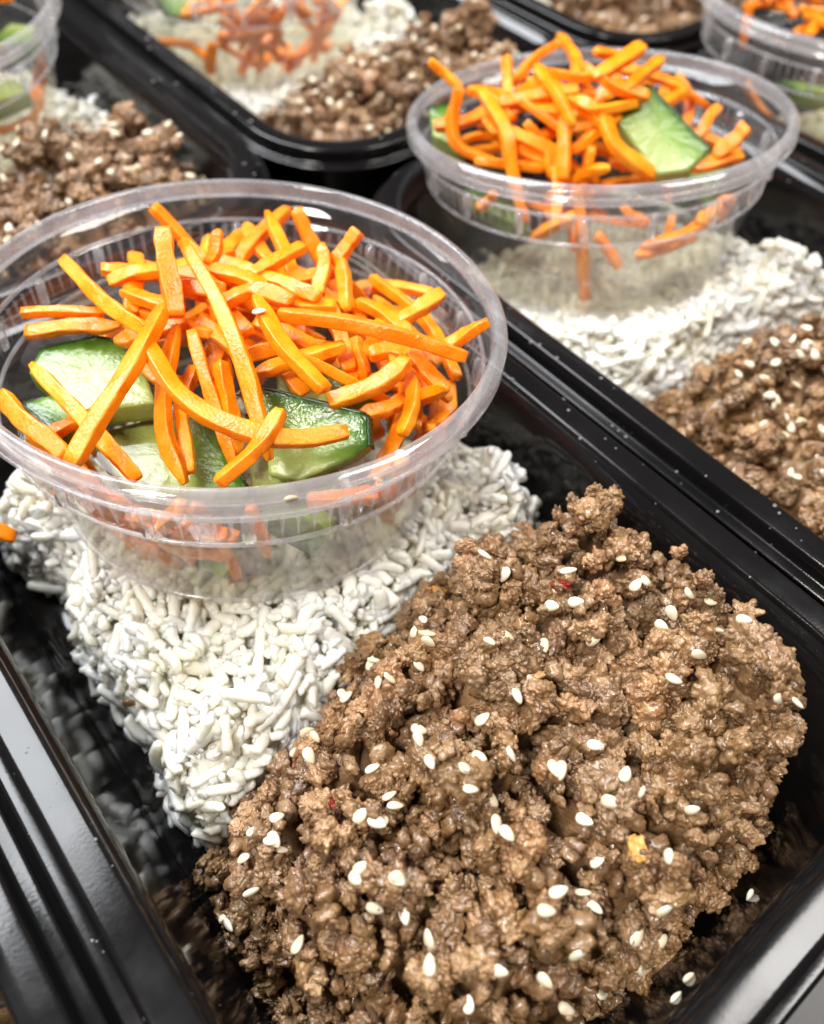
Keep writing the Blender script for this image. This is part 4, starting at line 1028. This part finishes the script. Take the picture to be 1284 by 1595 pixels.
SEED_A = [(30.5,-35.0,-43),(20.4,-28.8,-164),(21.4,-24.6,-92),(39.5,-41.9,-72),(41.6,-47.7,-39),(25.0,-41.7,-35),(22.1,-39.1,-39),(37.9,-48.0,-14),(38.6,-55.7,-115),(42.8,-57.5,-63),(46.5,-62.3,-63),(47.2,-59.8,-39),(40.2,-68.6,-55),(37.9,-52.4,-81),(12.1,-40.9,-47),(16.2,-45.3,-127),(6.5,-40.1,-103),(4.2,-27.4,-47),(4.3,-23.8,-115),(0.7,-23.8,5),(1.2,-26.1,-92),(1.7,-28.0,-77),(-3.9,-31.7,-81),(23.4,-51.0,0),(35.5,-65.9,-63),(30.0,-65.7,-47),(11.1,-49.7,-127),(5.0,-51.5,-115),(-3.7,-48.9,-18),(-8.2,-51.5,-63),(-10.0,-53.2,-23),(-9.7,-55.6,-109),(-1.5,-58.7,-77),(2.5,-63.6,-133),(-12.4,-41.9,-39),(-13.6,-45.4,-115),(-16.4,-48.2,-103),(-14.0,-57.8,-47),(-21.2,-46.3,-47),(-23.1,-48.7,-39),(-7.8,-59.8,-72),(-11.5,-61.5,-133),(-12.8,-66.3,-81),(-0.3,-63.4,-103),(9.2,-63.9,-43),(11.8,-71.9,28),(3.9,-72.6,-59),(11.8,-76.8,-31),(16.6,-81.5,-27),(37.0,-79.2,-72),(37.6,-80.5,-92),(-2.0,-71.7,-63),(6.4,-83.2,-115),(-4.3,-78.0,-14),(-12.1,-76.0,-31),(-15.7,-77.4,-35),(-4.5,-80.0,-39),(-4.7,-82.1,-103),(-30.7,-59.1,-92),(-30.4,-56.9,-63),(-33.3,-69.1,34),(-34.8,-71.7,28),(-25.6,-80.6,-51),(-21.1,-84.2,-81),(-14.4,-87.2,16),(-32.3,-80.7,34),(21.4,-97.2,-109),(0.3,-97.8,-55),(-2.1,-97.5,-31),(-4.0,-95.5,-92),(0.2,-91.2,28),(-1.5,-90.9,16),(1.4,-94.7,-14),(-25.2,-50.6,-92),(-35.2,-62.9,-115),(-11.3,-94.6,-23),(-18.6,-90.4,-47),(17.1,0.6,-35),(13.8,-1.0,-23),(-7.2,-20.9,28),(-6.3,-20.2,-39),(-11.1,-9.5,16),(-15.0,-23.7,-103),(-13.8,-23.2,-5),(-12.7,-28.2,-103),(-10.9,-28.9,-55),(-22.0,-13.0,-47),(-23.9,-20.2,-27),(-23.5,-24.3,-92),(-28.4,-22.6,-35),(-29.0,-28.0,-92),(-23.2,-40.9,-39),(-37.3,-33.3,-14),(-41.8,-37.7,-43),(-38.7,-39.0,-92),(-45.5,-36.0,-18),(-48.4,-34.9,-63),(-41.8,-41.8,-27),(-29.7,-49.1,16),(-26.5,-50.3,-51),(-35.3,-53.8,-72),(-35.2,-53.4,-23),(-37.4,-60.7,-55),(-49.5,-41.9,-10),(-54.4,-41.1,-39),(-56.9,-39.1,-27),(-46.4,-15.3,-31),(-47.9,-57.1,28)]
SEED_B = [(161.2,10.8,131),(142.0,-1.5,107),(134.4,-7.4,24),(134.9,-6.0,156),(136.8,-16.2,10),(131.6,-22.7,82),(129.0,-21.3,15),(122.1,-26.8,82),(128.0,-21.2,2),(126.8,-16.9,97),(133.9,-23.4,53),(131.6,-26.8,105),(127.7,-36.4,24),(128.2,-33.9,147),(123.2,-20.0,107),(115.8,-33.2,45),(116.6,-28.7,169),(118.2,-28.4,123),(138.8,-22.8,104),(145.4,-16.9,98),(136.3,-26.6,66),(119.8,-29.9,53),(120.5,-35.3,57),(121.1,-43.0,125),(106.1,-43.0,33),(108.0,-47.6,105),(122.0,-30.4,67),(126.0,-38.2,66),(132.4,-14.1,70),(130.3,-30.2,143),(124.7,-15.7,65),(112.1,-48.6,123)]
todo = []
r_ = np.random.default_rng(9)
for x, y, a in SEED_A: todo.append((x, y, a, 'white sesame seed sprinkled on the front tray beef', 'sesame seeds on the front beef'))
for x, y, a in SEED_B: todo.append((x, y, a, 'white sesame seed on the beef at the right edge', 'sesame seeds on the right edge beef'))
for k, n, lab, grp in (('D', 66, 'white sesame seed on the beef at the left edge behind the front cup', 'sesame seeds on the left beef'),
                       ('E', 62, 'white sesame seed on the blurred beef at the top centre', 'sesame seeds on the top centre beef'),
                       ('G', 30, 'white sesame seed on the farthest beef at the top right', 'sesame seeds on the farthest beef'),
                       ('C', 3, 'white sesame seed on the beef in the bottom left corner', 'sesame seeds on the corner beef')):
    cx, cyy = TRAYS[k][0], TRAYS[k][1]
    for x, y in scatter(n, lambda x, y: BEEF[k][1](x, y) if y > -88 else -99, (-52, 56, -88, -8), 4.0, r_):
        todo.append((x+cx, y+cyy, r_.uniform(0, 180), lab, grp))
made = [(place('sesame_seed', seed_me, x, y, a+r_.normal()*6, r_.uniform(-0.25, 0.4), r_, scale=r_.uniform(0.9, 1.2)), lab, grp) for x, y, a, lab, grp in todo]
for o, lab, grp in made:
    if o is not None: tag(o, lab, 'sesame seed', grp)
# fine splashes on the tray rims and walls
dr = []; rd = np.random.default_rng(31)
def splash(n, x0, x1, y0, y1, smax=0.55):
    for _ in range(n):
        x, y = rd.uniform(x0, x1), rd.uniform(y0, y1); h = drop(x, y)
        if h is None or not h[2].name.startswith(('lip', 'basin')): continue
        V, F = ICO[2]; r0 = rd.uniform(0.15, smax); nrm = h[1]
        s_ = np.cross(nrm, [0.3, 0.9, 0.2]); s_ /= np.linalg.norm(s_); R_ = np.column_stack([s_, np.cross(nrm, s_), nrm])
        dr.append(((V*np.array([r0, r0*rd.uniform(.7, 1), r0*0.5]))@R_.T+h[0]+(0, 0, RIM_Z), F))
splash(60, 64, 86, -60, 60); splash(40, 52, 65, -60, 40, 0.3); splash(50, 40, 120, 105, 135, 0.7); splash(30, 62, 90, 120, 240, 0.7); splash(25, -75, -62, -60, 20, 0.3); splash(15, 205, 230, -20, 60)
V, F = join(dr); o = bpy.data.objects.new('splash_droplets', np_mesh('splash_droplets', V, F, M_DROP)); C.objects.link(o)
tag(o, 'fine greasy splash droplets on the black tray rims', 'droplets', kind='stuff')
def bit(name, mat, x, y, ang, size, label, cat, seed):
    rr = np.random.default_rng(seed); V, F = lobe(rr, 1.0, 3, 0.8); V = np.sign(V)*abs(V)**0.85; V = V*np.array(size)*0.75
    o = place(name, np_mesh(name, V, F, mat), x, y, ang, size[2]*0.7, rr)
    if o: tag(o, label, cat)
bit('chili_flake', M_CHILI, 27.3, -35.8, 20, (2.9, 2.1, 1.2), 'dark red chili flake near the top of the front tray beef', 'chili flake', 1)
bit('chili_flake', M_CHILI, -28.6, -40.5, 70, (1.3, 0.8, 0.5), 'tiny red chili flake at the left of the front tray beef', 'chili flake', 2)
bit('garlic_bit', M_GARLIC, 5.0, -79.5, 60, (2.3, 1.9, 1.5), 'orange fried garlic bit on the right of the front tray beef', 'garlic', 3)
bit('garlic_bit', M_GARLIC, 17.0, -13.7, -20, (2.2, 1.2, 1.0), 'small yellow garlic bit between the rice and the front beef', 'garlic', 4)
bit('onion_bit', M_ONION, 9.2, -47.1, -10, (2.1, 1.0, 0.4), 'translucent onion sliver near the middle of the front tray beef', 'onion', 5)
bit('onion_bit', M_ONION, -16.7, -75.1, -30, (2.3, 1.1, 0.4), 'translucent onion sliver low on the front tray beef', 'onion', 6)
bit('stray_beef_crumb', M_BEEF, -49.6, 10.8, 10, (1.9, 1.4, 1.2), 'lone brown beef crumb at the left edge of the front rice', 'ground beef', 7)
# one seed stuck on a carrot of the foreground cup
o = place('sesame_seed', seed_me, cA[0]-1.2, cA[1]-11.5, -30, 0.4, r_, z0=80, search=0)
if o: tag(o, 'lone sesame seed stuck on a carrot strip in the foreground cup', 'sesame seed')
print('objects', len(bpy.data.objects), 'tris', sum(len(m_.loop_triangles) or len(m_.polygons)*2 for m_ in bpy.data.meshes))
